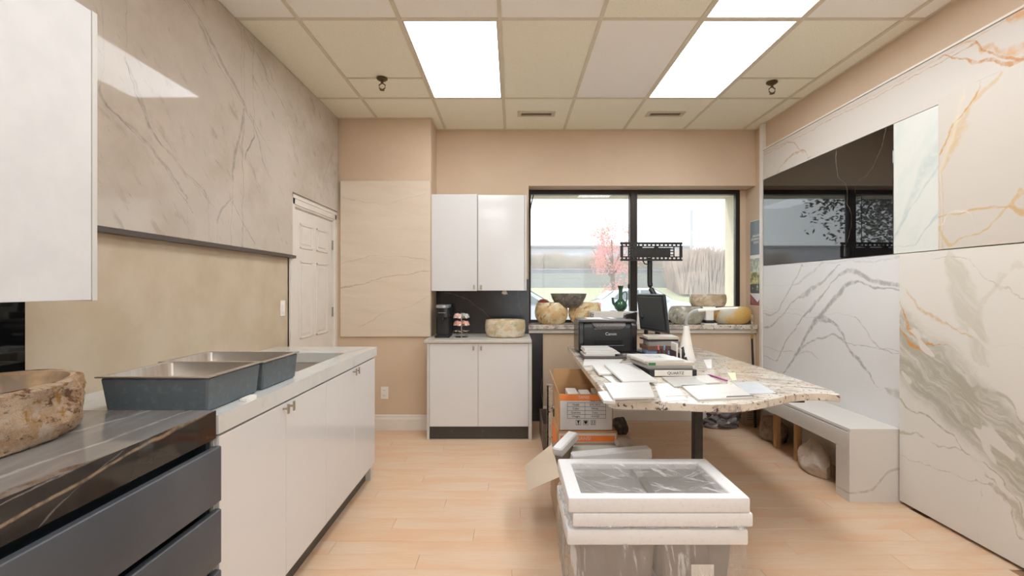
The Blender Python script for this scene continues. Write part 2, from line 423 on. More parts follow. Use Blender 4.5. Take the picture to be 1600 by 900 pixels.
def casing(u0, u1, top):
    m_ = MB()
    for a, b2, th in ((0, .095, .012), (.015, .085, .020), (.06, .095, .026)):
        m_.box(XL-.002, XL+th, u0-b2, u0-a, 0, top+b2, .003)
        m_.box(XL-.002, XL+th, u1+a, min(u1+b2, YC-.001), 0, top+b2, .003)
        m_.box(XL-.002, XL+th, u0-b2, min(u1+b2, YC-.001), top+a, top+b2, .003)
    return m_
part('door_casing', casing(D0-.002, D1+.006, DH+.008), m_white, dr)
part('door_jamb', MB().box(XL-.12, XL, D0-.02, D0-.001, 0, DH+.02).box(XL-.12, XL, D1+.001, D1+.02, 0, DH+.02).box(XL-.12, XL, D0-.02, D1+.02, DH+.001, DH+.02), m_white, dr)

# sprinklers and vents
m_brz = pm('old bronze', c(96, 78, 50), .4, metal=.7)
for (x, yy, lab, sp) in ((-1.005, 3.73, 'bronze ceiling sprinkler head with flat cup, on the left side of the ceiling', 0), (2.05, 3.80, 'bronze ceiling sprinkler head with ring deflector, on the right side of the ceiling', 1)):
    s = thing('ceiling_sprinkler', lab, 'sprinkler', (x, yy, ZC-.003), group='ceiling sprinklers')
    part('escutcheon', MB().lathe([(.012, 0), (.042, 0), (.042, -.006), (.03, -.016), (.012, -.018)], seg=20), m_brz, s, local=True)
    yk = MB().cyl((0, 0, -.015), (0, 0, -.04), .010, 10)
    yk.tube([(-.004, 0, -.038), (-.024, 0, -.052), (-.022, 0, -.075), (0, 0, -.088)], .0045, 6).tube([(.004, 0, -.038), (.024, 0, -.052), (.022, 0, -.075), (0, 0, -.088)], .0045, 6)
    part('yoke', yk, m_brz, s, local=True)
    part('deflector', MB().lathe([(.004, -.086), (.019, -.088), (.019, -.091), (.004, -.093)], seg=12), m_brz, s, local=True)
m_grill = pm('vent enamel', c(206, 194, 172), .5)
m_dark = pm('dark void', c(70, 60, 58), .8)
for (x, lab) in ((.227, 'slim ceiling air vent above the left window pane'), (1.43, 'slim ceiling air vent above the right window pane')):
    v = thing('ceiling_vent', lab, 'vent', (x, 4.50, ZC+.003), group='ceiling air vents')
    part('vent_frame', MB().ring((-.175, .175, -.062, .062), (-.14, .14, -.035, .035), -.009, 0, .002), m_grill, v, local=True)
    part('duct', MB().box(-.14, .14, -.035, .035, -.002, 0), m_dark, v, local=True)
    for q in range(4):
        part('vent_slat', MB().box(-.14, .14, -.0045, .0045, -.0007, .0007, M=T(0, -.026+q*.0175, -.005) @ Matrix.Rotation(.6, 4, 'X')), m_grill, v, local=True)

# ---------------------------------------------------------------- stone panels on the walls
def pr(px, py, y0, z0, X=2.47):             # a photo feature on the right-hand slabs, in metres from the slab's corner
    return (X*F/(px-800)-y0, CZ+(450-py)*X/(px-800)-z0)
def VR(ax, pts, col, st, soft, y0, z0, wm=1.0, streak=None):
    r = (ax, [pr(a, b2, y0, z0)+(w_*wm,) for a, b2, w_ in pts], col, st, soft)
    return r if streak is None else r+(streak,)
XS = 2.468
tag_s = lambda o: o
gry = c(150, 147, 142); gold = c(196, 150, 84); sage = c(176, 172, 156)
def slab_right(name, y0, y1, z0, z1, mat, label, x0=XS, x1=XS+.02, bev=.0015):
    return solo(name, MB().box(x0, x1, y0, y1, z0, z1, bev), mat, label, 'stone slab', org=(x0, y0, z0), group='stone slabs leaning on the right wall', smooth=False)
# plain lower slab with grey veins
y0, z0, L, H = 3.052, .0, 1.688, 1.576
v = [VR('u', [(1225, 582, .012), (1247, 550, .035), (1270, 507, .055), (1281, 495.6, .05), (1298.7, 472, .04), (1311, 458, .05), (1322, 443.6, .03), (1336, 438, .02), (1349, 442, .014), (1362, 448, .014), (1385, 453, .012), (1408, 455.7, .010)], c(160, 157, 153), .85, .75, y0, z0, .85),
     VR('u', [(1284, 495.6, .05), (1298.7, 501, .03), (1316, 524, .022), (1327.6, 544.7, .02), (1345, 565, .03), (1371, 604, .004)], c(164, 161, 157), .85, .6, y0, z0, .85),
     VR('u', [(1215, 560.6, .014), (1235, 524.4, .018), (1261, 487, .020), (1272, 476, .035), (1287, 458, .016), (1307, 435, .014), (1333, 423, .03), (1362, 437, .03), (1408, 449, .02)], c(166, 163, 159), .85, .7, y0, z0, .85),
     VR('u', [(1196, 514, .014), (1212, 504, .014), (1241, 472, .014), (1263, 455, .04), (1275, 446.4, .03), (1310, 414.7, .008)], c(170, 167, 163), .8, .6, y0, z0, .85),
     VR('u', [(1196, 491, .014), (1212, 490, .014), (1229, 461, .016), (1252, 414.7, .02)], c(172, 169, 165), .8, .7, y0, z0, .85),
     VR('u', [(1240, 446, .01), (1262, 430, .02), (1284, 411, .012)], c(190, 187, 182), .7, .7, y0, z0, .85),
     VR('u', [(1246.7, 553, .014), (1264, 537, .016), (1284, 530, .012), (1304, 524, .012), (1319, 533, .014)], c(172, 169, 165), .8, .6, y0, z0, .85),
     VR('u', [(1248, 555, .01), (1264, 552, .016), (1280, 562, .006)], c(196, 193, 188), .7, .8, y0, z0, .85),
     VR('u', [(1336, 492.7, .008), (1359, 521.6, .008), (1375, 540, .010), (1390, 549, .006), (1405, 550, .006)], c(190, 178, 170), .7, .6, y0, z0, .85),
     VR('u', [(1385, 606, .01), (1392, 612, .04), (1409, 618, .05)], c(186, 183, 172), .8, .8, y0, z0, .85)]
m1 = stone('white marble with grey veins', c(219, 218, 216), L, H, v, [(c(210, 206, 202), 1.6, .45, .75, .6, (1, 1), 0)], rough=.16)
slab_right('stone_slab', y0, y0+L, z0, z0+H, m1, 'large white slab with soft grey veins reaching the floor, behind the granite table tip')
# black slab
y0, z0, L, H = 3.122, 1.580, 1.612, .840
v = [VR('v', [(1307, 230, .006), (1309, 270, .005), (1325, 292, .004), (1326, 320, .006), (1330, 345, .003), (1318, 390, .002)], c(120, 108, 98), .8, .8, y0, z0, .6),
     VR('v', [(1385, 190, .003), (1375, 240, .004), (1358, 270, .004), (1345, 282, .003), (1338, 300, .002)], c(128, 116, 106), .8, .8, y0, z0, .6)]
m2 = stone('black polished marble', c(14, 12, 12), L, H, v, [(c(26, 22, 20), 2.5, .5, .75, .5, (1, 1), 0)], rough=.015, spec=.9)
m2.node_tree.nodes['Principled BSDF'].inputs['IOR'].default_value = 1.6
slab_right('stone_slab', y0, y0+L, z0, z0+H, m2, 'glossy black stone slab mirroring the window, high on the right wall')
# pale blue-grey slab
y0, z0, L, H = 2.774, 1.580, .344, .840
v = [VR('u', [(1399, 370, .06), (1420, 320, .12), (1445, 262, .18), (1471, 235, .2)], c(186, 196, 190), .7, .95, y0, z0, .5),
     VR('u', [(1399, 365, .02), (1430, 315, .02), (1471, 250, .02)], c(176, 188, 184), .6, .8, y0, z0, .5),
     VR('u', [(1435, 382, .02), (1452, 352, .03), (1472, 330, .05)], c(176, 190, 184), .8, .8, y0, z0, .5)]
m3 = stone('pale blue-green marble', c(212, 212, 204), L, H, v, [(c(198, 206, 200), 3, .42, .7, .7, (1, 2.6), .9)], rough=.35, spec=.4)
slab_right('stone_slab', y0, y0+L, z0, z0+H, m3, 'narrow pale slab with blue-green clouds between the black slab and the gold-veined slab')
# gold veined slab, upper
y0, z0, L, H = 1.10, 1.580, 1.672, .868
g2 = c(196, 170, 128)
v = [VR('v', [(1575, 112, .02), (1555, 130, .06), (1540, 143, .03), (1513, 180, .04), (1503, 195, .10), (1500, 213, .07), (1492, 235, .05), (1478, 270, .02)], g2, .8, .8, y0, z0, .8),
     VR('v', [(1540, 135, .01), (1520, 165, .012), (1497, 190, .012), (1480, 225, .012), (1473, 240, .01)], c(190, 146, 80), .9, .6, y0, z0, .8),
     VR('v', [(1512, 150, .03), (1500, 190, .03), (1475, 275, .02)], c(212, 198, 172), .7, .9, y0, z0, .8),
     VR('u', [(1473, 355, .03), (1482, 375, .03), (1491, 384, .02), (1505, 378, .01), (1527, 371, .008), (1540, 366, .012), (1558, 349, .016), (1575, 330, .016), (1584, 318, .016), (1600, 300, .03)], c(198, 170, 120), .85, .6, y0, z0, .8),
     VR('u', [(1590, 320, .03), (1610, 330, .03), (1700, 300, .03)], c(196, 160, 104), .8, .6, y0, z0, .8),
     VR('u', [(1478, 350, .01), (1500, 330, .012), (1530, 372, .005)], c(222, 212, 196), .6, .9, y0, z0, .8)]
m4 = stone('cream marble with gold veins', c(200, 192, 181), L, H, v, [(c(202, 190, 172), 2.2, .45, .7, .5, (1, 1), 0)], rough=.42, spec=.35)
slab_right('stone_slab', y0, y0+L, z0, z0+H, m4, 'cream slab with a gold vein down its left edge, upper right of the photo', x0=XS-.018, x1=XS)
# long top slab
y0, z0, L, H = 1.0, 2.424, 3.736, .286
rust = c(188, 132, 74)
v = [VR('u', [(1473, 87, .008), (1500, 92, .01), (1530, 97, .02), (1548, 94, .02), (1580, 103, .035), (1600, 100, .05), (1650, 90, .06)], rust, .85, .7, y0, z0, .8),
     VR('u', [(1497, 70, .008), (1520, 65, .012), (1533, 77, .03), (1548, 74, .03), (1570, 84, .05), (1600, 76, .06), (1650, 60, .06)], c(200, 156, 104), .75, .8, y0, z0, .8),
     VR('u', [(1525, 66, .012), (1545, 82, .012), (1570, 90, .014), (1600, 96, .01)], rust, .8, .6, y0, z0, .8),
     VR('u', [(1585, 28, .05), (1600, 22, .05), (1640, 20, .02)], c(210, 160, 110), .9, .8, y0, z0, .8),
     VR('u', [(1217, 268, .008), (1232, 248, .016), (1250, 236, .02), (1262, 250, .010)], c(176, 140, 104), .8, .8, y0, z0, .9),
     VR('u', [(1222, 224, .01), (1238, 222, .012), (1248, 230, .014), (1254, 240, .01)], c(190, 156, 120), .8, .8, y0, z0, .9)]
m5 = stone('pale cream marble with rust veins', c(204, 197, 188), L, H, v, [], rough=.5, spec=.3, warp=((3, .03), (12, .02)))
slab_right('stone_slab', y0, y0+L, z0, z0+H, m5, 'long pale slab with rusty veins running under the beige wall strip', x0=XS+.002)
# big gold and sage slab
y0, z0, L, H = .80, .018, 2.246, 1.556
bd = c(196, 192, 176)
v = [VR('u', [(1412, 535, .28), (1436, 560, .27), (1466, 587, .25), (1513, 625, .24), (1553, 660, .25), (1600, 725, .25), (1700, 830, .25)], c(172, 168, 150), .95, .5, y0, z0, 1.05, .55),
     VR('v', [(1488, 392, .02), (1500, 430, .10), (1512, 465, .13), (1520, 505, .10), (1540, 560, .10)], c(200, 194, 178), .85, .5, y0, z0, .8, .9),
     VR('u', [(1500, 520, .02), (1540, 480, .05), (1570, 440, .05), (1600, 415, .04)], c(206, 200, 186), .75, .5, y0, z0, .7, -.7),
     VR('u', [(1412, 620, .03), (1430, 640, .02), (1466, 660, .03), (1500, 680, .02), (1518, 712, .02), (1553, 735, .02), (1600, 800, .02), (1700, 960, .02)], c(170, 164, 142), .9, .9, y0, z0, .5),
     VR('u', [(1412, 520, .02), (1440, 545, .02), (1466, 575, .03), (1513, 605, .02), (1553, 600, .03), (1600, 660, .03)], c(176, 170, 148), .8, .9, y0, z0, .6),
     VR('u', [(1412, 575, .02), (1440, 588, .02), (1490, 620, .02), (1530, 660, .02), (1600, 745, .02)], c(180, 174, 152), .8, .9, y0, z0, .6),
     VR('u', [(1412, 670, .03), (1440, 680, .015), (1466, 692, .01), (1500, 702, .01), (1518, 712, .012), (1553, 752, .02), (1600, 842, .02)], c(184, 178, 158), .9, .8, y0, z0, .6),
     VR('u', [(1412, 438, .02), (1428, 460, .03), (1445, 480, .02), (1466, 498, .03), (1490, 515, .015), (1513, 530, .01)], c(204, 170, 120), .7, .9, y0, z0, .8),
     VR('u', [(1411, 472, .01), (1422, 500, .03), (1440, 525, .02), (1460, 535, .01), (1475, 545, .006)], c(206, 142, 72), 1.0, .8, y0, z0, .8),
     VR('u', [(1411, 508, .02), (1425, 530, .03), (1445, 545, .01)], c(206, 142, 72), 1.0, .8, y0, z0, .8),
     VR('u', [(1470, 410, .004), (1495, 402, .006), (1530, 420, .006), (1600, 470, .006)], c(190, 184, 168), .8, .8, y0, z0, .8),
     VR('u', [(1560, 770, .03), (1600, 812, .06), (1640, 850, .04)], c(178, 172, 152), .8, .8, y0, z0, .8)]
m6 = stone('white marble with sage and gold bands', c(218, 213, 204), L, H, v, [(c(222, 214, 201), 2.0, .55, .75, .5, (1, 1), 0)], rough=.35, spec=.4, warp=((2.6, .09), (9, .04), (30, .008)))
def whites(m):          # pale lens-shaped islands inside the sage band
    t = m.node_tree; b = t.nodes['Principled BSDF']; src = b.inputs['Base Color'].links[0].from_socket
    sp = nd(t, 'ShaderNodeSeparateXYZ'); lk(t, nd(t, 'ShaderNodeTexCoord').outputs['Object'], sp.inputs[0])
    cb = nd(t, 'ShaderNodeCombineXYZ'); lk(t, sp.outputs[1], cb.inputs[0]); lk(t, sp.outputs[2], cb.inputs[1])
    v = coords(t, (2.2, 5.5, 1), (0, 0, -.60), cb.outputs[0])
    f = ramp(t, noise(t, v, 1.5, 2, .5).outputs[0], .60, .63)
    lk(t, mixc(t, mth(t, 'MULTIPLY', f, .85), src, c(218, 213, 204)), b.inputs['Base Color'])
whites(m6)
slab_right('stone_slab', y0, y0+L, z0, z0+H, m6, 'big white slab with a wide sage and gold diagonal band, lower right of the photo', x0=XS-.02, x1=XS)
struct('trim_3', MB().box(XS-.006, XR-.001, 1.0, 4.74, 2.712, 2.724), m_white)
struct('trim_4', MB().box(XS-.01, XR-.001, 4.745, 4.79, .0, ZC-.004, .002), m_white)

# taupe slab on the left wall
XW = -1.66
def pl(px, py): return (1.66*F/(800-px)+1.0, CZ+(450-py)*1.66/(800-px)-1.61)
def VL(ax, pts, col, st, soft, wm=.5): return (ax, [pl(a, b2)+(w_*wm,) for a, b2, w_ in pts], col, st, soft)
tg = c(146, 138, 128); td = c(112, 103, 93)
v = [VL('v', [(292, 2, .03), (315, 37, .05), (343, 89, .07), (367, 131, .06), (380, 160, .05)], tg, .6, .95),
     VL('v', [(288, 2, .006), (312, 40, .006), (338, 92, .007), (362, 131, .006), (385, 172, .006), (423, 233, .005)], td, .85, .7),
     VL('v', [(381, 47, .01), (409, 98, .03), (420, 128, .03), (432, 145, .014), (446, 173, .01), (462, 196, .01)], tg, .8, .9),
     VL('v', [(384, 55, .004), (404, 92, .005), (430, 140, .005), (444, 172, .005)], td, .8, .7),
     VL('v', [(194, 93, .02), (222, 159, .03), (241, 210, .04), (269, 243, .03), (301, 280, .03), (325, 308, .02)], tg, .5, .95),
     VL('v', [(196, 100, .004), (218, 159, .005), (236, 200, .005), (266, 243, .005), (300, 283, .004), (340, 330, .003)], td, .7, .7),
     VL('v', [(160, 135, .02), (182, 175, .04), (217, 210, .05), (250, 247, .04), (278, 285, .04), (292, 308, .02)], tg, .55, .95),
     VL('v', [(170, 160, .005), (215, 213, .006), (247, 247, .006), (274, 287, .005), (300, 330, .003)], td, .85, .7),
     VL('v', [(378, 168, .02), (375, 210, .035), (366, 250, .04), (362, 278, .02)], tg, .7, .8),
     VL('v', [(362, 318, .01), (381, 350, .012), (399, 378, .012)], td, .6, .8),
     VL('v', [(340, 345, .03), (352, 320, .03), (363, 308, .01)], tg, .5, .9),
     VL('v', [(396, 212, .02), (388, 232, .02), (384, 245, .01)], td, .7, .8),
     VL('v', [(382, 170, .03), (400, 205, .03), (412, 250, .03), (426, 280, .01)], tg, .5, .9),
     VL('v', [(505, 280, .02), (515, 250, .03), (520, 230, .01)], tg, .4, .9),
     VL('v', [(484, 150, .01), (492, 172, .01)], td, .7, .8)]
m7 = stone('taupe marble', c(194, 184, 171), 5.6, 1.375, v, [(c(176, 163, 147), 1.7, .4, .72, .8, (1, 1), 0), (c(206, 192, 178), 3.2, .5, .72, .6, (1, 1), 0), (c(160, 148, 133), 5, .56, .72, .6, (1, 3.2), .8), (c(150, 140, 128), 9, .62, .72, .5, (1, 4), .9)], rough=.05, spec=.17)
sl = MB().prism([(-1.0, 1.61), (3.647, 1.61), (3.647, 2.088), (4.60, 2.088), (4.60, 2.983), (-1.0, 2.983)], 'x', XW-.02, XW, .0015)
solo('stone_slab', sl, m7, 'large glossy taupe marble slab with dark veins above the sinks', 'stone slab', org=(XW, -1.0, 1.61), smooth=False)
struct('trim_5', MB().box(XL, XW+.004, -1.0, 3.70, 1.587, 1.609, .001), pm('dark anodised channel', c(92, 84, 78), .35, metal=.4))
struct('trim_6', MB().box(XL+.001, XW-.021, -1.0, 3.64, 1.61, 2.98), m_dark)

# beige slab on the column
XP0, XP1, ZP0, ZP1 = -1.638, -.779, .896, 2.383
def pc(px, py): return ((px-800)*4.597/F-XP0, CZ+(450-py)*4.597/F-ZP0)
vv = [('u', [pc(a, b2)+(w_,) for a, b2, w_ in [(533, 449, .012), (560, 444, .006), (600, 433, .006), (630, 427, .004), (674, 424, .002)]], c(176, 156, 132), .9, .8),
      ('u', [pc(a, b2)+(w_,) for a, b2, w_ in [(533, 412, .003), (600, 398, .003), (674, 408, .002)]], c(190, 172, 148), .6, .8),
      ('u', [pc(a, b2)+(w_,) for a, b2, w_ in [(533, 310, .004), (600, 318, .004), (640, 308, .004), (674, 296, .002)]], c(198, 182, 158), .6, .8),
      ('u', [pc(a, b2)+(w_,) for a, b2, w_ in [(560, 510, .004), (600, 490, .003), (640, 478, .004), (674, 462, .002)]], c(186, 168, 144), .6, .8)]
m8 = stone('beige linear travertine', c(218, 203, 183), XP1-XP0, ZP1-ZP0, vv, [(c(210, 194, 172), 1.5, .42, .66, .5, (1, 7), .12), (c(224, 212, 196), 2.2, .5, .7, .4, (1, 9), .05)], axes=(0, 2), rough=.14)
solo('stone_slab', MB().box(XP0, XP1, YC-.02, YC, ZP0, ZP1, .0015), m8, 'beige linear-grained stone slab on the column beside the white wall cabinet', 'stone slab', org=(XP0, YC-.02, ZP0), smooth=False)

# black slabs behind the coffee cabinet
mb_ = stone('charcoal marble with faint veins', c(48, 47, 49), 1.1, 1.4,
    [('u', [(.1, 1.3, .006), (.35, 1.22, .008), (.5, 1.12, .006), (.62, .98, .003)], c(92, 90, 90), .7, .9), ('v', [(.85, 1.4, .01), (.82, 1.25, .01), (.86, 1.1, .006)], c(80, 78, 78), .6, .9),
     ('v', [(1.05, .1, .002), (1.0, .35, .003), (1.07, .6, .002)], c(130, 128, 126), .7, .8), ('u', [(.2, .1, .01), (.6, .16, .015), (.9, .08, .01)], c(92, 90, 88), .5, .9)], [(c(62, 60, 60), 4, .5, .7, .6, (1, 1), 0)], axes=(0, 2), rough=.18)
solo('backsplash_slab', MB().box(-.774, .168, YB-.02, YB-.001, .90, 1.45, .001), mb_, 'black marble backsplash slab between the white wall cabinet and the coffee counter', 'stone slab', org=(-.774, YB-.02, .0), smooth=False)
solo('stone_slab', MB().box(-.70, .316, YB-.021, YB-.001, .002, .893, .001), mb_, 'black marble slab standing on the floor between the white base cabinet and the boxes', 'stone slab', org=(-.70, YB-.021, 0), smooth=False)

# sockets
m_pl = pm('white plastic', c(240, 236, 228), .35)
s = thing('light_switch', 'white light switch plate on the beige wall left of the door', 'switch', (XL, 3.565, 1.21))
part('switch_plate', MB().box(XL, XL+.006, 3.53, 3.60, 1.152, 1.268, .002), m_pl, s); part('rocker', MB().box(XL+.005, XL+.011, 3.549, 3.581, 1.178, 1.242, .002), m_pl, s)
s = thing('wall_outlet', 'white double power outlet low on the column wall', 'outlet', (-1.22, YC, .356))
part('outlet_plate', MB().box(-1.255, -1.185, YC-.006, YC, .298, .414, .002), m_pl, s)
for z in (.331, .381):
    o = part('socket', MB().lathe([(.017, 0), (.017, .004), (.001, .004)], seg=16, M=T(-1.22, YC-.005, z) @ Matrix.Rotation(math.pi/2, 4, 'X')), m_pl, s)
    part('slot', MB().box(-1.228, -1.2255, YC-.0105, YC-.008, z-.004, z+.006).box(-1.2145, -1.212, YC-.0105, YC-.008, z-.004, z+.006), m_black, o)
# ---------------------------------------------------------------- left side: white cabinets, worktop, sinks
m_gloss = pm('white gloss lacquer', c(216, 215, 213), .10, var=(1, c(215, 214, 212), .4, .7), spec=.4)
m_satin = pm('satin white door', c(216, 216, 215), .45, spec=.3)
m_side = pm('pale grey board', c(206, 203, 196), .35)
m_kick = pm('dark marble plinth', c(62, 58, 54), .3, var=(14, c(92, 86, 80), .6, .8))
m_nickel = pm('brushed nickel', c(178, 168, 154), .35, metal=.9)
m_qz = stone('white quartz worktop', c(208, 208, 204), 2.0, .8,
    [('u', [(.2, .3, .02), (.9, .5, .04), (1.5, .62, .05), (1.9, .7, .02)], c(184, 188, 186), .7, .9), ('u', [(.5, .72, .01), (1.0, .70, .02), (1.6, .55, .01)], c(196, 198, 194), .6, .9)],
    [(c(190, 193, 190), 3.0, .5, .72, .7, (1, 2), .7)], axes=(1, 0), rough=.12)
XC = -.974; ZW = .937
wt = MB(); hx0, hx1, hy0, hy1 = -1.50, -1.085, 2.44, 3.14
wt.box(XL+.002, XC, 1.600, hy0, ZW-.063, ZW).box(XL+.002, XC, hy1, 3.475, ZW-.063, ZW).box(XL+.002, hx0, hy0, hy1, ZW-.063, ZW).box(hx1, XC, hy0, hy1, ZW-.063, ZW)
solo('worktop', wt, m_qz, 'thick white quartz worktop with a sink cut-out on the white base cabinets', 'worktop', org=(XL, 1.6, ZW-.063), smooth=False)
ys = [1.606, 2.083, 2.533, 2.986, 3.43]
def knob(x, yy, z, parent, ax='x'):
    k = MB()
    if ax == 'x': k.box(x, x+.022, yy-.004, yy+.004, z-.004, z+.004).box(x+.020, x+.027, yy-.006, yy+.006, z-.021, z+.021, .0015)
    else: k.box(yy-.004, yy+.004, x-.020, x, z-.004, z+.004).box(yy-.008, yy+.008, x-.027, x-.019, z-.020, z+.020, .0015)
    return part('handle', k, m_nickel, parent)
for n, (a, b2, lab) in enumerate(((ys[0], ys[2], 'white gloss two-door base cabinet next to the dark vanity'), (ys[2], ys[4], 'white gloss two-door base cabinet at the far end, nearest the door'))):
    cab = thing('base_cabinet', lab, 'cabinet', (-1.33, (a+b2)/2, 0), group='white base cabinets under the quartz worktop')
    bd_ = MB().box(XL+.004, XC-.025, a+.001, a+.018, .105, ZW-.064).box(XL+.004, XC-.025, b2-.018, b2-.001, .105, ZW-.064).box(XL+.004, XC-.025, a+.018, b2-.018, .105, .123).box(XL+.004, XL+.02, a+.018, b2-.018, .123, ZW-.064)
    part('body', bd_, m_side, cab)
    mid = (a+b2)/2 if n == 0 else ys[3]
    mid = ys[1] if n == 0 else ys[3]
    for (d0, d1, hy) in ((a, mid, mid-.028), (mid, b2, mid+.026)):
        d = part('door', MB().box(XC-.022, XC-.002, d0+.0015, d1-.0015, .12, ZW-.072, .0012), m_gloss, cab)
        knob(XC-.003, hy, .845, d)
    part('plinth', MB().box(XC-.075, XC-.06, a, b2, .0, .106), m_kick, cab)
solo('end_panel', MB().box(XL+.004, XC-.024, 3.432, 3.45, 0, ZW-.064, .001).box(-1.06, XC-.025, 3.40, 3.45, 0, .105), m_side, 'pale grey end panel closing the white base cabinets near the door', 'panel')

# undermounted steel sink
m_steel = pm('brushed stainless steel', c(222, 217, 210), .33, metal=1, var=(3, c(206, 200, 193), .3, .7), stretch=(1, 20, 1))
m_coat = pm('grey sound-deadening coating', c(90, 100, 105), .6, var=(40, c(104, 114, 118), .5, .75), bump=(200, .3, .002))
def basin(mb, x0, x1, y0, y1, z0, z1, t_=.003, taper=.012):
    b4 = [(x0+taper, y0+taper, z0), (x1-taper, y0+taper, z0), (x1-taper, y1-taper, z0), (x0+taper, y1-taper, z0)]
    t4 = [(x0, y0, z1), (x1, y0, z1), (x1, y1, z1), (x0, y1, z1)]
    lo = [mb.bm.verts.new(p) for p in b4]; hi = [mb.bm.verts.new(p) for p in t4]
    mb.bm.faces.new(lo)
    for i in range(4): mb.bm.faces.new((lo[i], lo[(i+1) % 4], hi[(i+1) % 4], hi[i]))
    es = [e for e in {e for v in lo for e in v.link_edges}]
    bmesh.ops.bevel(mb.bm, geom=es, offset=.018, segments=3, affect='EDGES', profile=.5)
    return mb
us = thing('undermount_sink', 'double-bowl steel sink set into the white worktop cut-out', 'sink', (-1.29, 2.79, ZW-.24))
part('bowl', basin(MB(), hx0+.006, hx1-.006, 2.745, hy1-.006, ZW-.235, ZW-.064), m_steel, us)
part('bowl', basin(MB(), hx0+.006, hx1-.006, hy0+.006, 2.715, ZW-.235, ZW-.064), m_steel, us)
part('divider', MB().box(hx0+.003, hx1-.003, 2.714, 2.746, ZW-.09, ZW-.064, .004), m_steel, us)
# two loose sinks
def loose_sink(x0, x1, y0, y1, z0, z1, label):
    s = thing('steel_sink', label, 'sink', ((x0+x1)/2, (y0+y1)/2, z0), group='loose steel sinks on the worktop')
    sh = MB()
    sh.hexa([(x0+.026, y0+.018, z0), (x1-.018, y0+.018, z0), (x1-.018, y1-.010, z0), (x0+.026, y1-.010, z0)],
            [(x0+.012, y0+.007, z1-.006), (x1-.007, y0+.007, z1-.006), (x1-.007, y1-.004, z1-.006), (x0+.012, y1-.004, z1-.006)], .006)
    # open the shell's top
    bmesh.ops.delete(sh.bm, geom=[f for f in sh.bm.faces if f.calc_center_median().z > z1-.0065], context='FACES')
    part('coated_shell', sh, m_coat, s)
    part('bowl', basin(MB(), x0+.020, x1-.020, y0+.020, y1-.020, z0+.004, z1-.002), m_steel, s)
    part('rim', MB().ring((x0, x1, y0, y1), (x0+.019, x1-.019, y0+.019, y1-.019), z1-.0045, z1, .001), m_steel, s)
    part('drain', MB().lathe([(.045, .006), (.043, .008), (.030, .008), (.028, .005), (.004, .005)], ((x0+x1)/2, (y0+y1)/2, z0), 20), m_steel, s)
    return s
loose_sink(-1.398, -1.015, 1.612, 1.962, ZW+.001, 1.062, 'loose steel sink with grey coated outside, nearest the stone basin')
loose_sink(-1.45, -1.012, 1.972, 2.297, ZW+.001, 1.058, 'loose steel sink with grey coated outside, next to the worktop cut-out')
solo('paper_label', MB().box(-1.012, -.985, 1.79, 1.86, ZW, ZW+.012, .001), m_pl, 'small white folded slip on the worktop beside the coated sink', 'paper')

# ---------------------------------------------------------------- dark vanity and stone basin
def pv(px, py): return None
m_vt_lit = stone('dark grey marble', c(116, 112, 108), 2.4, .75,  # same marble as the apron, lighter: reflected light put into the colour
    [('u', [(.0, .60, .01), (.8, .66, .014), (1.5, .705, .03), (1.9, .735, .012)], c(84, 62, 44), .9, .8),
     ('u', [(.3, .2, .006), (1.0, .35, .01), (1.7, .42, .008), (2.3, .5, .008)], c(170, 168, 164), .7, .9),
     ('u', [(.9, .55, .006), (1.6, .60, .01), (2.3, .64, .006)], c(170, 168, 164), .7, .9),
     ('u', [(1.2, .1, .008), (1.9, .2, .008), (2.3, .3, .004)], c(165, 163, 158), .6, .9)],
    [(c(138, 135, 131), 3, .4, .72, .8, (.5, 3), .15), (c(104, 88, 72), 5, .62, .76, .6, (.5, 3), .2)], axes=(1, 0), rough=.07)
m_vf = stone('dark grey marble apron', c(46, 42, 39), 2.4, .11,
    [('u', [(.9, -.02, .003), (1.35, .02, .004), (1.55, .035, .005), (1.75, .05, .006), (1.95, .075, .006), (2.3, .10, .008)], c(150, 130, 104), .85, .8),
     ('u', [(1.0, .01, .002), (1.3, .06, .003), (1.6, .08, .002), (1.9, .10, .003)], c(150, 146, 140), .6, .8),
     ('v', [(1.45, .0, .003), (1.52, .05, .003), (1.62, .1, .002)], c(150, 146, 140), .6, .8),
     ('v', [(1.70, .0, .002), (1.80, .05, .002), (1.95, .1, .002)], c(130, 126, 120), .6, .8)],
    [(c(66, 60, 56), 6, .5, .75, .7, (.6, 3), .2)], axes=(1, 2), rough=.06, warp=((5, .01), (20, .004)))
VX = -.980; VY = 1.596; VZ = .955
van = thing('vanity_cabinet', 'dark grey vanity with handleless drawers and a thick marble top', 'cabinet', (-1.33, .55, 0))
part('marble_top', MB().box(XL+.002, VX-.0005, -.7, VY, VZ-.025, VZ, 0), m_vt_lit, van)
tp = van.children[0]
o_ = part('apron', MB().box(VX-.02, VX, -.7, VY, VZ-.092, VZ-.0003), m_vf, tp)
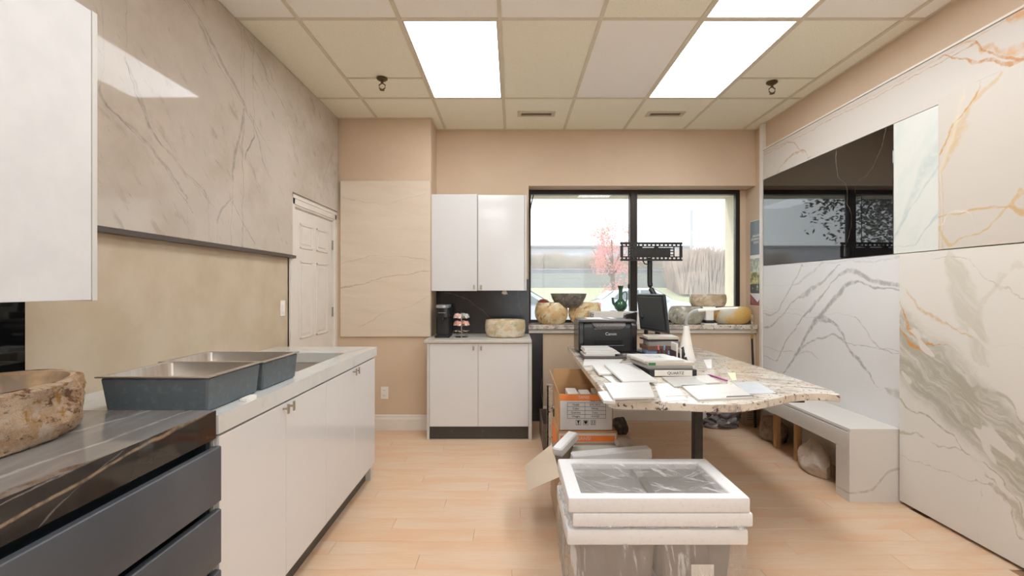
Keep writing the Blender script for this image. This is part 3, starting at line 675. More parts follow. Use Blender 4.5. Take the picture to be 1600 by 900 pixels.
# shift the shader origin of apron and top to the far-low corner
for ob, org in ((tp, (XL, -.7, VZ-.025)), (o_, (VX, -.7, VZ-.092))):
    M = MW[van.name]; l = M.inverted() @ Vector(org)
    ob.data.transform(Matrix.Translation(-l) if ob is tp else Matrix.Translation(-l))
    ob.location = l if ob is tp else (Vector(org)-Vector((XL, -.7, VZ-.025)))
m_draw = pm('charcoal matt lacquer', c(84, 86, 89), .38, var=(2, c(68, 71, 76), .3, .7))
m_chan = pm('dark blue-grey channel', c(40, 50, 58), .45)
part('body', MB().box(XL+.004, VX-.06, -.7, VY-.004, .08, VZ-.026).box(VX-.061, VX-.02, VY-.022, VY-.004, .08, VZ-.095), m_chan, van)
for z0, z1 in ((.655, .836), (.45, .627), (.20, .425)):
    part('drawer_front', MB().prism([(VX-.008, z0), (VX+.014, z0), (VX+.014, z1-.003), (VX+.011, z1), (VX-.008, z1)], 'y', -.7, VY+.006, .001), m_draw, van)
part('filler_panel', MB().box(VX-.018, VX-.008, VY-.0005, VY+.0035, .0, VZ-.1), m_side, van)

m_basin = None
def rough_stone():
    m, t, b = nt('rough honey onyx'); b.inputs['Roughness'].default_value = .55
    v = coords(t)
    a = mixc(t, ramp(t, noise(t, v, 12, 8, .7).outputs[0], .42, .58), c(236, 206, 172), c(216, 172, 126))
    a = mixc(t, ramp(t, noise(t, coords(t, (1, 1, 2), (.3, .2, 0)), 17, 8, .75).outputs[0], .54, .62), a, c(128, 80, 46))
    a = mixc(t, ramp(t, noise(t, coords(t, (1.3, 1, 1), (1, .4, 0)), 20, 7, .7).outputs[0], .54, .61), a, c(232, 208, 180))
    a = mixc(t, ramp(t, noise(t, coords(t, (1, 1.4, 1), (2, .4, 1)), 15, 7, .7).outputs[0], .56, .62), a, c(200, 146, 66))
    a = mixc(t, ramp(t, noise(t, coords(t, (1, 1.4, 1), (.2, 1.4, 2)), 24, 6, .7).outputs[0], .62, .67), a, c(120, 100, 96))
    lk(t, a, b.inputs['Base Color']); bumpn(t, b, noise(t, v, 30, 9, .8).outputs[0], 1.0, .03); return m
m_basin = rough_stone()
bs = thing('stone_basin', 'rough honey-coloured stone vessel basin on the dark marble vanity top', 'basin', (-1.40, 1.185, VZ))
def rough(p):
    n = mnoise.noise(Vector((p.x*9, p.y*9, p.z*14)))*.014+abs(mnoise.noise(Vector((p.x*24, p.y*24, p.z*30))))*.014+mnoise.noise(Vector((p.x*60, p.y*60, p.z*60)))*.004
    r = Vector((p.x, p.y, 0)).normalized(); return p+r*n
outer = [(.90, 0), (.95, .006), (.965, .014), (.98, .03), (.99, .045), (.995, .06), (1.0, .075), (1.0, .09), (.995, .105), (.99, .12), (.985, .135), (.975, .147), (.955, .154), (.93, .155)]
prof_o = [(r, z) for r, z in outer]
o1 = MB(); o1.lathe(prof_o, (-1.40, 1.185, VZ), 150, .205, .315, fn=lambda p: rough(p) if p.z < .15 else p+Vector((0, 0, .004*mnoise.noise(p*12))), cap=False)
part('outer_wall', o1, m_basin, bs)
part('bowl', MB().lathe([(.93, .155), (.89, .153), (.85, .14), (.80, .09), (.62, .035), (.3, .018), (.03, .016)], (-1.40, 1.185, VZ), 72, .205, .315, cap=False), pm('honed grey-brown onyx', c(206, 172, 130), .35, var=(8, c(150, 132, 112), .4, .65)), bs)
part('drain', MB().lathe([(.002, .022), (.03, .022), (.032, .018)], (-1.40, 1.185, VZ), 20), m_black, bs)
# wall cabinet, upper left
uc = thing('wall_cabinet', 'white gloss wall cabinet above the dark vanity, left edge of the photo', 'cabinet', (-1.515, .5, 1.32))
part('body', MB().box(XW+.002, -1.352, -.6, 1.529, 1.322, 2.238).box(XL+.002, XW-.022, -.6, 1.529, 1.322, 1.585), m_side, uc)
part('side_panel', MB().box(XW+.002, -1.332, 1.530, 1.549, 1.320, 2.24, .001), m_side, uc)
yy = -.6
for k in range(4):
    y1 = [-.07, .46, .99, 1.5285][k]
    part('door', MB().box(-1.351, -1.333, yy+.0015, y1-.001, 1.322, 2.238, .001), m_satin, uc); yy = y1
solo('glass_panel', MB().box(XL, XL+.012, .75, 1.672, 1.066, 1.318, .001), pm('black glass', c(14, 14, 14), .03), 'glossy black wall panel behind the stone basin under the white wall cabinet', 'wall panel', smooth=False)

# ---------------------------------------------------------------- coffee cabinet and its wall cabinet
bc = thing('base_cabinet', 'white two-door base cabinet holding the coffee machine, at the back wall', 'cabinet', (-.30, 4.6, 0))
bx0, bx1, by = -.763, .178, 4.32
part('side_panel', MB().box(bx0, bx0+.022, by, YB-.022, 0, .866, .001), m_side, bc); part('side_panel', MB().box(bx1-.030, bx1, by, YB-.022, 0, .866, .001), m_side, bc)
part('body', MB().box(bx0+.023, bx1-.031, by+.022, by+.035, .10, .866).box(bx0+.023, bx1-.031, by+.035, YB-.03, .10, .12), m_side, bc)
for a, b2, hx in ((bx0+.024, -.305, -.345), (-.302, bx1-.032, -.277)):
    d = part('door', MB().box(a, b2, by, by+.019, .118, .862, .0012), m_gloss, bc); knob(by+.002, hx, .822, d, 'y')
part('plinth', MB().box(bx0+.023, bx1-.031, by+.02, by+.034, .006, .112), m_kick, bc)
m_ct = pm('pale speckled counter', c(196, 190, 180), .35, var=(60, c(184, 177, 166), .5, .7))
solo('counter_top', MB().box(-.79, bx1-.001, by-.015, YB-.022, .866, .893, .004), m_ct, 'pale counter top on the coffee base cabinet', 'worktop')
wc = thing('wall_cabinet', 'white gloss two-door wall cabinet hung left of the window', 'cabinet', (-.316, 4.78, 1.335))
part('body', MB().box(-.772, .139, 4.641, YB-.0005, 1.337, 2.252), m_side, wc)
part('side_panel', MB().box(.122, .1405, 4.623, 4.6405, 1.335, 2.252), m_side, wc)
M_ = T(-.772, 4.622, 0) @ Rz(-.028) @ T(.772, -4.622, 0)
d = part('door', MB().box(-.772, -.334, 4.620, 4.638, 1.332, 2.258, .0012, M=M_), m_gloss, wc); knob(4.609, -.362, 1.368, d, 'y')
d = part('door', MB().box(-.325, .119, 4.622, 4.640, 1.335, 2.252, .0012), m_gloss, wc); knob(4.623, -.296, 1.368, d, 'y')
solo('plastic_scrap', MB().blob((-.075, 4.70, 1.315), (.025, .015, .02), 2, .4, 3), pm('cloudy clear plastic', c(220, 218, 214), .2), 'crumpled clear plastic scrap under the hung wall cabinet', 'scrap')

# coffee machine
cm = thing('coffee_machine', 'slim black capsule coffee machine with a silver lid on the pale counter', 'coffee machine', (-.655, 4.62, .893))
def rbox(mb, x0, x1, y0, y1, z0, z1, r=.015): 
    return mb.prism([(x0+r, y0), (x1-r, y0), (x1, y0+r), (x1, y1), (x0, y1), (x0, y0+r)], 'z', z0, z1, .002)
m_bp = pm('black gloss plastic', c(30, 30, 31), .22); m_bm = pm('black matt plastic', c(40, 40, 41), .5)
part('base', rbox(MB(), -.722, -.588, 4.50, 4.74, .894, .912), m_bm, cm)
part('column', rbox(MB(), -.718, -.592, 4.585, 4.74, .911, 1.17), m_bm, cm)
part('head', rbox(MB(), -.722, -.588, 4.51, 4.74, 1.085, 1.172), m_bp, cm)
part('lid', rbox(MB(), -.716, -.594, 4.512, 4.72, 1.172, 1.200, .03), pm('silver plastic', c(176, 176, 176), .3, metal=.6), cm)
part('spout', MB().cyl((-.655, 4.545, 1.086), (-.655, 4.545, 1.06), .022), m_bp, cm)
part('band', MB().box(-.69, -.62, 4.5075, 4.511, 1.125, 1.131), m_nickel, cm)
part('drip_tray', MB().box(-.71, -.60, 4.495, 4.58, .912, .922, .002), m_bp, cm)
# capsule carousel
cx_, cy_ = -.478, 4.56
ca = thing('capsule_carousel', 'chrome wire carousel of coffee capsules beside the coffee machine', 'capsule stand', (cx_, cy_, .893))
m_chr = pm('chrome', c(210, 205, 200), .12, metal=1)
part('foot', MB().lathe([(.06, 0), (.062, .004), (.03, .010), (.006, .012)], (cx_, cy_, .893), 24), m_chr, ca)
part('post', MB().cyl((cx_, cy_, .90), (cx_, cy_, 1.125), .005), m_chr, ca)
tiers = (.955, 1.015, 1.085)
for z in tiers:
    mb2 = MB()
    for k in range(6):
        a = k*math.pi/3+.3; px, py = cx_+math.cos(a)*.055, cy_+math.sin(a)*.055
        pts = [(px+math.cos(q*math.pi/5)*.022, py+math.sin(q*math.pi/5)*.022, z) for q in range(11)]
        mb2.tube(pts, .0018, 5); mb2.tube([(cx_, cy_, z-.02), (px-math.cos(a)*.02, py-math.sin(a)*.02, z)], .0016, 5)
        if z < 1: mb2.tube([(px+math.cos(a)*.022, py+math.sin(a)*.022, z), (px+math.cos(a)*.03, py+math.sin(a)*.03, z-.025), (px, py, z-.04)], .0016, 5)
    part('wire_tier', mb2, m_chr, ca)
m_pk = pm('rose foil', c(214, 176, 166), .3, var=(30, c(240, 226, 220), .45, .6)); m_sg = pm('sage foil', c(168, 172, 158), .3, var=(30, c(230, 230, 224), .45, .6)); m_co = pm('coral foil', c(222, 160, 140), .3, var=(30, c(240, 214, 204), .45, .6))
for ti, z in enumerate(tiers[1:]):
    for k in range(6):
        a = k*math.pi/3+.3; px, py = cx_+math.cos(a)*.055, cy_+math.sin(a)*.055
        front = math.sin(a) < -.2
        mm = (m_co if ti == 0 else (m_pk if math.cos(a) < 0 else m_sg))
        M3 = T(px, py, z+.008) @ Rz(a) @ Matrix.Rotation(1.15, 4, 'Y')
        mb2 = MB().lathe([(.010, -.022), (.017, -.004), (.0235, .010), (.024, .014), (.004, .018)], (0, 0, 0), 14, M=M3)
        tn = 'lower' if ti == 0 else 'upper'
        cn = 'coral' if mm is m_co else ('rose' if mm is m_pk else 'sage')
        wh_ = ('back right', 'back', 'back left', 'front left', 'front', 'front right')[k]
        solo('coffee_capsule', mb2, mm, '%s foil coffee capsule at the %s of the carousel, %s tier' % (cn, wh_, tn), 'capsule', org=(px, py, z-.012), group='coffee capsules in the carousel')

# ---------------------------------------------------------------- bowls
def onyx(name, ca_, cb_, cc_, rough_=.18, sc=5, third=None):
    m, t, b = nt(name); b.inputs['Roughness'].default_value = rough_
    v = coords(t, (1, 1, 1.8), (.35, .3, 0))
    a = mixc(t, ramp(t, noise(t, v, sc, 6, .65).outputs[0], .42, .56), ca_, cb_)
    a = mixc(t, ramp(t, noise(t, coords(t, (1, 1, 4), (1.1, .5, .2)), sc*1.7, 5, .6).outputs[0], .55, .66), a, cc_)
    lk(t, a, b.inputs['Base Color']); return m
def bowl(name, ctr, rx, ry, prof_, inner, mat, label, cat='bowl', group=None, tilt=0):
    s = thing(name, label, cat, ctr, group=group)
    M4 = Matrix.Rotation(tilt, 4, 'Y')
    part('outer_wall', MB().lathe(prof_, (0, 0, 0), 40, rx, ry, M=M4), mat, s, local=True) if False else part('outer_wall', MB().lathe(prof_+inner, (0, 0, 0), 40, rx, ry, M=M4, cap=True), mat, s, local=True)
    return s
def bowl1(ctr, rx, ry, h, kind, mat, label, group, cat='bowl', tilt=0):
    if kind == 'round':
        o = [(.60, 0), (.80, .10*h), (.96, .32*h), (1.0, .55*h), (.95, .80*h), (.86, .96*h), (.82, h)]
        i = [(.78, h), (.74, .93*h), (.82, .6*h), (.70, .25*h), (.4, .12*h), (.02, .10*h)]
    elif kind == 'flare':
        o = [(.38, 0), (.55, .06*h), (.78, .35*h), (.93, .70*h), (1.0, .97*h), (.995, h)]
        i = [(.93, h), (.85, .7*h), (.68, .35*h), (.4, .14*h), (.02, .12*h)]
    else:
        o = [(.80, 0), (.90, .06*h), (.985, .35*h), (1.0, .65*h), (.97, .93*h), (.94, h)]
        i = [(.88, h), (.86, .9*h), (.86, .5*h), (.7, .2*h), (.3, .12*h), (.02, .12*h)]
    mb2 = MB().lathe(o+i, (0, 0, 0), 44, rx, ry, M=Matrix.Rotation(tilt, 4, 'Y') if tilt else None)
    me = mb2.mesh('bowl', mat)
    ob = bpy.data.objects.new('stone_bowl', me); COL.objects.link(ob); ob.location = ctr; MW[ob.name] = T(*ctr)
    return tag(ob, label, cat, group)
oy = onyx('honey onyx', c(226, 214, 172), c(216, 182, 132), c(176, 132, 92), sc=9)
oy2 = onyx('green-veined onyx', c(214, 206, 184), c(200, 176, 140), c(146, 172, 146), sc=9)
og = onyx('grey-brown fossil stone', c(96, 90, 84), c(122, 114, 104), c(150, 142, 130), .35, 14)
ogr = onyx('grey onyx', c(186, 184, 168), c(160, 156, 140), c(126, 124, 112), sc=8)
ota = onyx('tan banded onyx', c(206, 190, 164), c(186, 164, 136), c(166, 150, 122), sc=9)
oam = onyx('amber onyx', c(196, 196, 178), c(214, 176, 104), c(206, 140, 44), sc=3)
bowl1((-.065, 4.615, .893), .195, .15, .165, 'band', oy2, 'cream and green onyx bowl on the pale coffee counter', 'onyx bowls')
ZS = .985
bowl1((.412, 5.03, ZS), .174, .12, .225, 'round', oy, 'honey onyx bowl at the left end of the window sill, under the dark bowl', 'onyx bowls')
bowl1((.765, 5.072, ZS), .174, .078, .225, 'round', oy, 'honey onyx bowl on the sill partly hidden by the black printer', 'onyx bowls')
bowl1((.588, 5.01, ZS+.168), .187, .12, .150, 'flare', og, 'dark grey stone bowl stacked on two honey onyx bowls', 'onyx bowls')
bowl1((1.82, 5.03, ZS), .190, .125, .185, 'round', ogr, 'grey-green onyx bowl on the sill behind the white desk lamp', 'onyx bowls')
bowl1((2.30, 5.03, ZS), .200, .125, .180, 'round', oam, 'amber-streaked onyx bowl at the right end of the window sill', 'onyx bowls', tilt=0)
bowl1((2.045, 5.03, ZS+.184), .190, .12, .125, 'band', ota, 'tan banded onyx bowl resting across two sill bowls on the right', 'onyx bowls')
# ---------------------------------------------------------------- sill and what stands on it
def granite():
    m, t, b = nt('cream granite'); b.inputs['Roughness'].default_value = .10
    v = coords(t)
    a = mixc(t, ramp(t, noise(t, v, 5, 5).outputs[0], .4, .65), c(218, 211, 198), c(206, 192, 172))
    vs = coords(t, (1.2, 6, 2), (0, 0, .35))
    a = mixc(t, mth(t, 'MULTIPLY', ramp(t, noise(t, vs, 3.2, 8, .7).outputs[0], .50, .62), .8), a, c(146, 136, 134))
    a = mixc(t, ramp(t, noise(t, coords(t, (1, 3, 1), (0, 0, .35)), 24, 6, .75).outputs[0], .60, .65), a, c(64, 54, 52))
    a = mixc(t, ramp(t, noise(t, v, 48, 3).outputs[0], .60, .66), a, c(104, 88, 80))
    a = mixc(t, mth(t, 'MULTIPLY', ramp(t, noise(t, coords(t, (1, 4, 1), (0, 0, .3)), 7, 4).outputs[0], .6, .7), .6), a, c(196, 150, 130))
    lk(t, a, b.inputs['Base Color']); return m
m_gr = granite()
solo('window_sill', MB().box(.165, XR-.003, 4.90, WYF-.006, ZS-.048, ZS, .006), m_gr, 'granite window sill under the onyx bowls', 'window sill', smooth=False)
struct('trim_7', MB().box(.172, XR-.002, 4.925, 4.949, ZS-.086, ZS-.049, .002), m_white)
# white carton with jug
bx = thing('paper_box', 'long white box on the sill behind the printer, with the green jug on it', 'box', (1.06, 5.01, ZS))
part('carton', MB().box(.790, 1.32, 4.905, 4.990, ZS+.001, ZS+.135, .003), pm('white card', c(226, 222, 212), .6), bx)
part('end_label', MB().box(.792, .832, 4.9035, 4.905, ZS+.072, ZS+.130), pm('grey printed label', c(110, 104, 96), .6, var=(90, c(210, 206, 198), .5, .55)), bx)
m_jug = pm('green glazed ceramic', c(46, 92, 66), .08, var=(14, c(30, 70, 54), .4, .65), coat=.6)
jz = ZS+.136; jx, jy = 1.115, 4.95
jg = thing('green_jug', 'glossy green ceramic jug with spout and loop handle on the white box', 'jug', (jx, jy, jz))
part('body', MB().lathe([(.028, 0), (.034, .004), (.058, .028), (.067, .060), (.058, .092), (.034, .115), (.020, .130), (.017, .17), (.019, .215), (.026, .245), (.031, .262), (.027, .262), (.016, .23), (.006, .2)], (jx, jy, jz), 28), m_jug, jg)
part('spout', MB().tube([(jx-.045, jy, jz+.05), (jx-.075, jy, jz+.085), (jx-.082, jy, jz+.14)], [.016, .014, .013], 10), m_jug, jg)
part('handle', MB().tube([(jx+.055, jy, jz+.085), (jx+.064, jy, jz+.13), (jx+.066, jy, jz+.18), (jx+.050, jy, jz+.203), (jx+.030, jy, jz+.195), (jx+.016, jy, jz+.17)], .0055, 8), m_jug, jg)
sd_ = thing('sill_gadget', 'small white box-shaped gadget with a dark foot between two sill bowls', 'gadget', (2.035, 4.985, ZS))
part('body', MB().box(1.995, 2.075, 4.95, 5.02, ZS+.040, ZS+.145, .006), m_pl, sd_); part('foot', MB().box(1.99, 2.08, 4.945, 5.025, ZS+.012, ZS+.040, .003), m_bm, sd_)
part('base', MB().box(1.97, 2.10, 4.93, 5.03, ZS, ZS+.012, .003), m_pl, sd_)
solo('red_lid', MB().lathe([(.060, 0), (.062, .006), (.04, .028), (.004, .036)], (.33, 5.05, ZS+.2265), 20), pm('dark red glaze', c(140, 60, 54), .3), 'dark red rounded lid lying on the leftmost honey bowl', 'lid')

# poster strip on the right wall
ps = thing('poster', 'narrow four-picture poster strip on the wall between window and right slabs', 'poster', (XR, 4.925, 1.18))
px_ = XR-.004
def pp(y0, y1, z0, z1, mat, th=.0015, lab=None): part('picture', MB().box(px_-th, px_, y0, y1, z0, z1), mat, ps, smooth=False, label=lab)
part('paper', MB().box(px_, XR-.001, 4.80, 5.06, 1.175, 2.055), m_pl, ps)
m_b1 = pm('blue-grey print', c(128, 138, 144), .4); m_b2 = pm('kitchen photo print', c(168, 174, 160), .4, var=(16, c(216, 216, 200), .45, .6))
m_b3 = pm('green room photo print', c(120, 122, 78), .4, var=(14, c(208, 200, 140), .45, .6)); m_b4 = pm('dark interior photo print', c(70, 76, 72), .4, var=(12, c(196, 198, 160), .5, .6)); m_b5 = pm('red room photo print', c(140, 74, 70), .4, var=(10, c(170, 110, 104), .5, .7))
pp(4.805, 5.055, 1.70, 2.05, m_b1); pp(4.805, 5.055, 1.52, 1.665, m_b2); pp(4.805, 5.055, 1.40, 1.52, m_b3); pp(4.805, 5.055, 1.305, 1.40, m_b4); pp(4.805, 5.055, 1.18, 1.30, m_b5)
part('picture', MB().prism([(4.81, 1.30), (5.05, 1.30), (4.90, 1.215)], 'x', px_-.003, px_-.0016), pm('white print', c(226, 226, 230), .4), ps)
MF = T(px_-.0025, 4.93, 1.86) @ Matrix.Rotation(-math.pi/2, 4, 'Z') @ FRONT
part('lettering', textm('JANUARY\nSHOWROOM\nSTONE', .034, m_pl, MF), None, ps)
# cane in the corner
cn = thing('walking_cane', 'black cane with a beaded pale handle standing in the right back corner', 'cane', (2.36, 4.74, 0))
part('shaft', MB().tube([(2.375, 4.70, .0), (2.39, 4.80, .86)], .0105, 10), m_bp, cn)
part('collar', MB().tube([(2.389, 4.798, .855), (2.391, 4.802, .90)], .013, 10), pm('brass', c(180, 150, 96), .3, metal=.9), cn)
hd = MB()
for q in range(11): hd.blob((2.391+q*.0008, 4.802+q*.0015, .91+q*.0175), (.0125, .0125, .0105), 1, 0)
part('beaded_handle', hd, pm('beaded bone', c(196, 180, 150), .4, var=(120, c(130, 112, 90), .5, .6)), cn)

# ---------------------------------------------------------------- TV mount on a pole
tv = thing('tv_stand', 'black television mount plate on a pole, clamped to the back of the granite table', 'tv mount', (1.42, 4.70, .80))
def tvM(): return T(1.375, 4.76, 1.72) @ Rz(.03)
X0, X1 = -.308, .310
pl_ = MB(); M5 = tvM()
for (z0, z1) in ((.046, .056), (.070, .092), (-.058, -.048), (-.092, -.074)):
    pl_.box(X0, X1, -.006, .006, z0, z1, M=M5)
for k in range(15):           # webs that leave a row of slots top and bottom
    x = X0+.018+k*(X1-X0-.036)/14
    pl_.box(x-.008, x+.008, -.006, .006, .054, .072, M=M5); pl_.box(x-.008, x+.008, -.006, .006, -.076, -.056, M=M5)
for s0, s1 in ((X0, X0+.028), (X1-.028, X1)): pl_.box(s0, s1, -.006, .006, -.05, .05, M=M5)
pl_.box(-.19, .19, -.006, .006, -.052, .036, M=M5); pl_.box(-.15, -.09, -.006, .006, .03, .05, M=M5); pl_.box(.03, .07, -.006, .006, .03, .05, M=M5)
part('mount_plate', pl_, m_black, tv)
for s_ in (-1, 1):
    q = MB()
    for z in (-.032, 0, .026): q.box(s_*.185-(.04 if s_ < 0 else 0), s_*.185+(.04 if s_ > 0 else 0), -.006, .006, z-.005, z+.005, M=M5)
    q.box(s_*.226-.005, s_*.226+.005, -.006, .006, -.05, .046, M=M5)
    part('side_bracket', q, m_black, tv)
part('hook', MB().tube([(1.30, 4.78, 1.63), (1.315, 4.78, 1.60), (1.345, 4.78, 1.595)], .006, 6), m_black, tv)
part('pole', MB().tube([(1.372, 4.80, 1.66), (1.372, 4.80, 1.42), (1.374, 4.79, 1.38), (1.379, 4.78, 1.35), (1.388, 4.765, 1.325), (1.400, 4.75, 1.295), (1.412, 4.735, 1.26), (1.418, 4.72, 1.22), (1.42, 4.70, 1.15), (1.42, 4.70, .73)], .026, 12), m_black, tv)
part('table_clamp', MB().box(1.38, 1.46, 4.56, 4.73, .802, .815, .002).box(1.38, 1.46, 4.672, 4.73, .72, .802, .002), m_black, tv)

# ---------------------------------------------------------------- granite table
TZ = .80; K = (CZ-TZ)*F
def tp_(px, py, h=0):                                 # point of the table top seen at that place of the photo
    Y = (CZ-TZ-h)*F/(py-450); return ((px-800)*Y/F, Y)
tb = thing('granite_table', 'large cream speckled granite table with an irregular curved edge and black steel post', 'table', (1.1, 3.5, 0))
ctl = [(.535, 4.66), (.524, 4.2), (.51, 3.6), (.50, 3.0), (.492, 2.6), (.487, 2.43)]
fr_ = [tp_(*p) for p in ((960, 626), (1000, 627.5), (1040, 628.5), (1070, 629.5), (1093, 630.5), (1120, 631.5), (1147, 631.5), (1165, 630), (1182, 627.5), (1200, 624), (1218, 620.5), (1236, 616.5), (1253, 614.5), (1275, 613.5), (1295, 614.5), (1306, 615.5))]
rt = [(1.728, 2.535), (1.752, 2.65), (1.757, 2.8), (1.76, 3.4), (1.755, 4.0), (1.75, 4.62), (1.70, 4.66)]
tpoly = ctl+fr_+rt
part('top', MB().prism(tpoly, 'z', TZ-.042, TZ, .004), m_gr, tb)
def leg(x, y): return MB().box(x-.024, x+.024, y-.024, y+.024, .012, TZ-.055, .002).box(x-.06, x+.06, y-.06, y+.06, 0, .012, .002)
part('leg', leg(1.045, 2.72), m_black, tb); part('leg', leg(.70, 4.48), m_black, tb)
part('frame', MB().box(.62, 1.64, 2.70, 2.74, TZ-.082, TZ-.0425).box(.62, 1.64, 4.46, 4.50, TZ-.082, TZ-.0425).box(.68, .72, 2.74, 4.46, TZ-.082, TZ-.0425).box(1.50, 1.54, 2.74, 4.46, TZ-.082, TZ-.0425), m_black, tb)

# printer
P0, P1, PY, PZ = .575, 1.06, 4.12, TZ+.002
pt = thing('printer', 'black office printer with white paper in its rear tray on the granite table', 'printer', ((P0+P1)/2, 4.28, TZ))
part('body', MB().prism([(PY+.03, PZ), (PY+.005, PZ+.02), (PY, PZ+.22), (PY+.03, PZ+.262), (4.44, PZ+.262), (4.44, PZ)], 'x', P0, P1, .006), m_bm, pt)
part('side_cheek', MB().prism([(PY-.008, PZ+.005), (PY-.012, PZ+.24), (PY+.02, PZ+.27), (4.44, PZ+.27), (4.44, PZ+.005)], 'x', P0-.006, P0+.04, .008), m_bp, pt)
part('side_cheek', MB().prism([(PY-.008, PZ+.005), (PY-.012, PZ+.24), (PY+.02, PZ+.27), (4.44, PZ+.27), (4.44, PZ+.005)], 'x', P1-.045, P1+.008, .008), m_bp, pt)
part('scanner_lid', MB().box(P0-.002, P1+.004, PY+.012, 4.44, PZ+.262, PZ+.285, .006), pm('grey-black lid', c(88, 84, 82), .3), pt)
part('control_panel', MB().hexa([(P0+.15, PY-.004, PZ+.20), (P1-.12, PY-.004, PZ+.20), (P1-.10, PY+.05, PZ+.262), (P0+.12, PY+.05, PZ+.262)], [(P0+.12, PY-.010, PZ+.235), (P1-.09, PY-.010, PZ+.235), (P1-.07, PY+.06, PZ+.287), (P0+.09, PY+.06, PZ+.287)], .003), pm('brown-black keypad', c(82, 74, 70), .4, var=(90, c(120, 112, 106), .55, .65)), pt)
part('output_slot', MB().box(P0+.135, P1-.115, PY-.004, PY+.03, PZ+.075, PZ+.115, .002), pm('slot black', c(10, 10, 10), .6), pt)
part('output_tray', MB().box(P0+.125, P1-.11, PY-.035, PY+.02, PZ+.062, PZ+.072, .002), m_bp, pt)
part('lettering', textm('Canon', .036, pm('silver lettering', c(216, 216, 216), .4), T(.845, PY-.006, PZ+.165) @ FRONT), None, pt)
part('trim_line', MB().box(P0+.13, P0+.165, PY-.004, PY-.001, PZ+.205, PZ+.209), m_nickel, pt)
part('paper_tray', MB().hexa([(P1-.045, 4.30, PZ+.28), (P1+.045, 4.30, PZ+.10), (P1+.045, 4.42, PZ+.10), (P1-.045, 4.42, PZ+.28)], [(P1-.035, 4.30, PZ+.325), (P1+.06, 4.30, PZ+.345), (P1+.06, 4.42, PZ+.345), (P1-.035, 4.42, PZ+.325)], .004), m_bp, pt)
for k in range(2): solo('paper', MB().box(.66+k*.20, .80+k*.11, PY+.07+k*.02, 4.40, PZ+.287+k*.0015, PZ+.289+k*.0015, M=None), m_pl, 'white sheet lying on the printer lid, %s one' % ('left', 'right')[k], 'paper')

# monitor, seen from behind
mo = thing('monitor', 'black flat computer monitor seen from behind, on the granite table', 'monitor', (1.14, 3.95, TZ))
A, B = Vector((1.085, 4.16)), Vector((1.185, 3.72))
dirv = (B-A).normalized(); nv = Vector((dirv.y, -dirv.x))
nv = -nv if nv.x > 0 else nv          # towards the left: its back
def mp_(u, n, z, lean=.10):
    p = A+dirv*u+nv*(n-(z-1.0)*-lean*-1); return (p.x+(-(z-1.2))*.20, p.y, z)
Lm = (B-A).length
def slab_m(u0, u1, n0, n1, z0, z1, bev=.003): return MB().hexa([mp_(u0, n0, z0), mp_(u1, n0, z0), mp_(u1, n1, z0), mp_(u0, n1, z0)], [mp_(u0, n0, z1), mp_(u1, n0, z1), mp_(u1, n1, z1), mp_(u0, n1, z1)], bev)
part('back_shell', slab_m(0, Lm, 0, .022, 1.005, 1.312, .008), pm('charcoal plastic', c(50, 52, 54), .35), mo)
part('bulge', slab_m(.03, Lm-.03, .022, .030, 1.03, 1.29, .006), pm('charcoal plastic bulge', c(58, 62, 64), .4), mo)
part('screen', slab_m(.012, Lm-.012, -.003, 0, 1.02, 1.30, .001), pm('dark screen', c(12, 12, 13), .1), mo)
part('neck', MB().tube([(1.17, 4.24, TZ+.015), (1.17, 4.20, 1.0), (1.10, 4.06, 1.13)], .018, 10), m_bm, mo)
part('foot', MB().lathe([(.11, 0), (.11, .008), (.03, .016)], (1.19, 4.24, TZ+.001), 28), m_bm, mo)

# letter tray with magazines, between monitor and printer
m_bk = [pm('brown cover', c(110, 78, 62), .5), pm('cream cover', c(206, 196, 180), .5), pm('grey cover', c(150, 146, 140), .5), pm('dark cover', c(46, 42, 42), .4), pm('blue cover', c(120, 150, 190), .4)]
zz = TZ+.001
for k, (h, mi, lab, dx) in enumerate(((.040, 3, 'black folder at the bottom of the magazine pile under the monitor', 0), (.030, 4, 'blue magazine in the pile under the monitor', .01), (.036, 0, 'brown-covered magazine in the pile under the monitor', .0), (.038, 2, 'grey catalogue in the pile under the monitor', .02), (.014, 3, 'thin dark booklet near the top of the magazine pile', .0), (.020, 1, 'cream catalogue topmost in the pile under the monitor', .012))):
    M6 = T(1.17+dx, 3.86, zz) @ Rz(.06*(-1)**k)
    o = solo('magazine', MB().box(-.115, .125, -.10, .11, 0, h-.001, .0012, M=M6), m_bk[mi], lab, 'magazine', group='magazines piled under the monitor', smooth=False); zz += h
# pencil cup, name cards, phone
m_mesh = pm('dark perforated metal', c(64, 44, 40), .4, var=(120, c(120, 96, 84), .55, .6))
cp = thing('pen_cup', 'dark perforated pen cup with a pink and blue marker on the granite table', 'pen cup', (1.075, 3.50, TZ))
cp.location = (1.11, 3.56, TZ); MW[cp.name] = T(1.11, 3.56, TZ)
part('cup', MB().lathe([(.036, 0), (.038, .002), (.040, .105), (.038, .105), (.035, .005), (.004, .004)], seg=22), m_mesh, cp, local=True)
for (dx, dy, col, lab) in ((-.015, 0, c(226, 110, 124), 'pink marker standing in the dark pen cup'), (.012, .01, c(140, 168, 206), 'pale blue pen standing in the dark pen cup')):
    solo('marker', MB().tube([(1.11+dx, 3.56+dy, TZ+.006), (1.11+dx*2.0, 3.56+dy*2, TZ+.135)], .006, 8), pm('marker '+lab[:4], col, .4), lab, 'marker')
co = thing('file_organizer', 'dark perforated file organizer holding pale cards beside the pen cup', 'desk organizer', (1.215, 3.56, TZ))
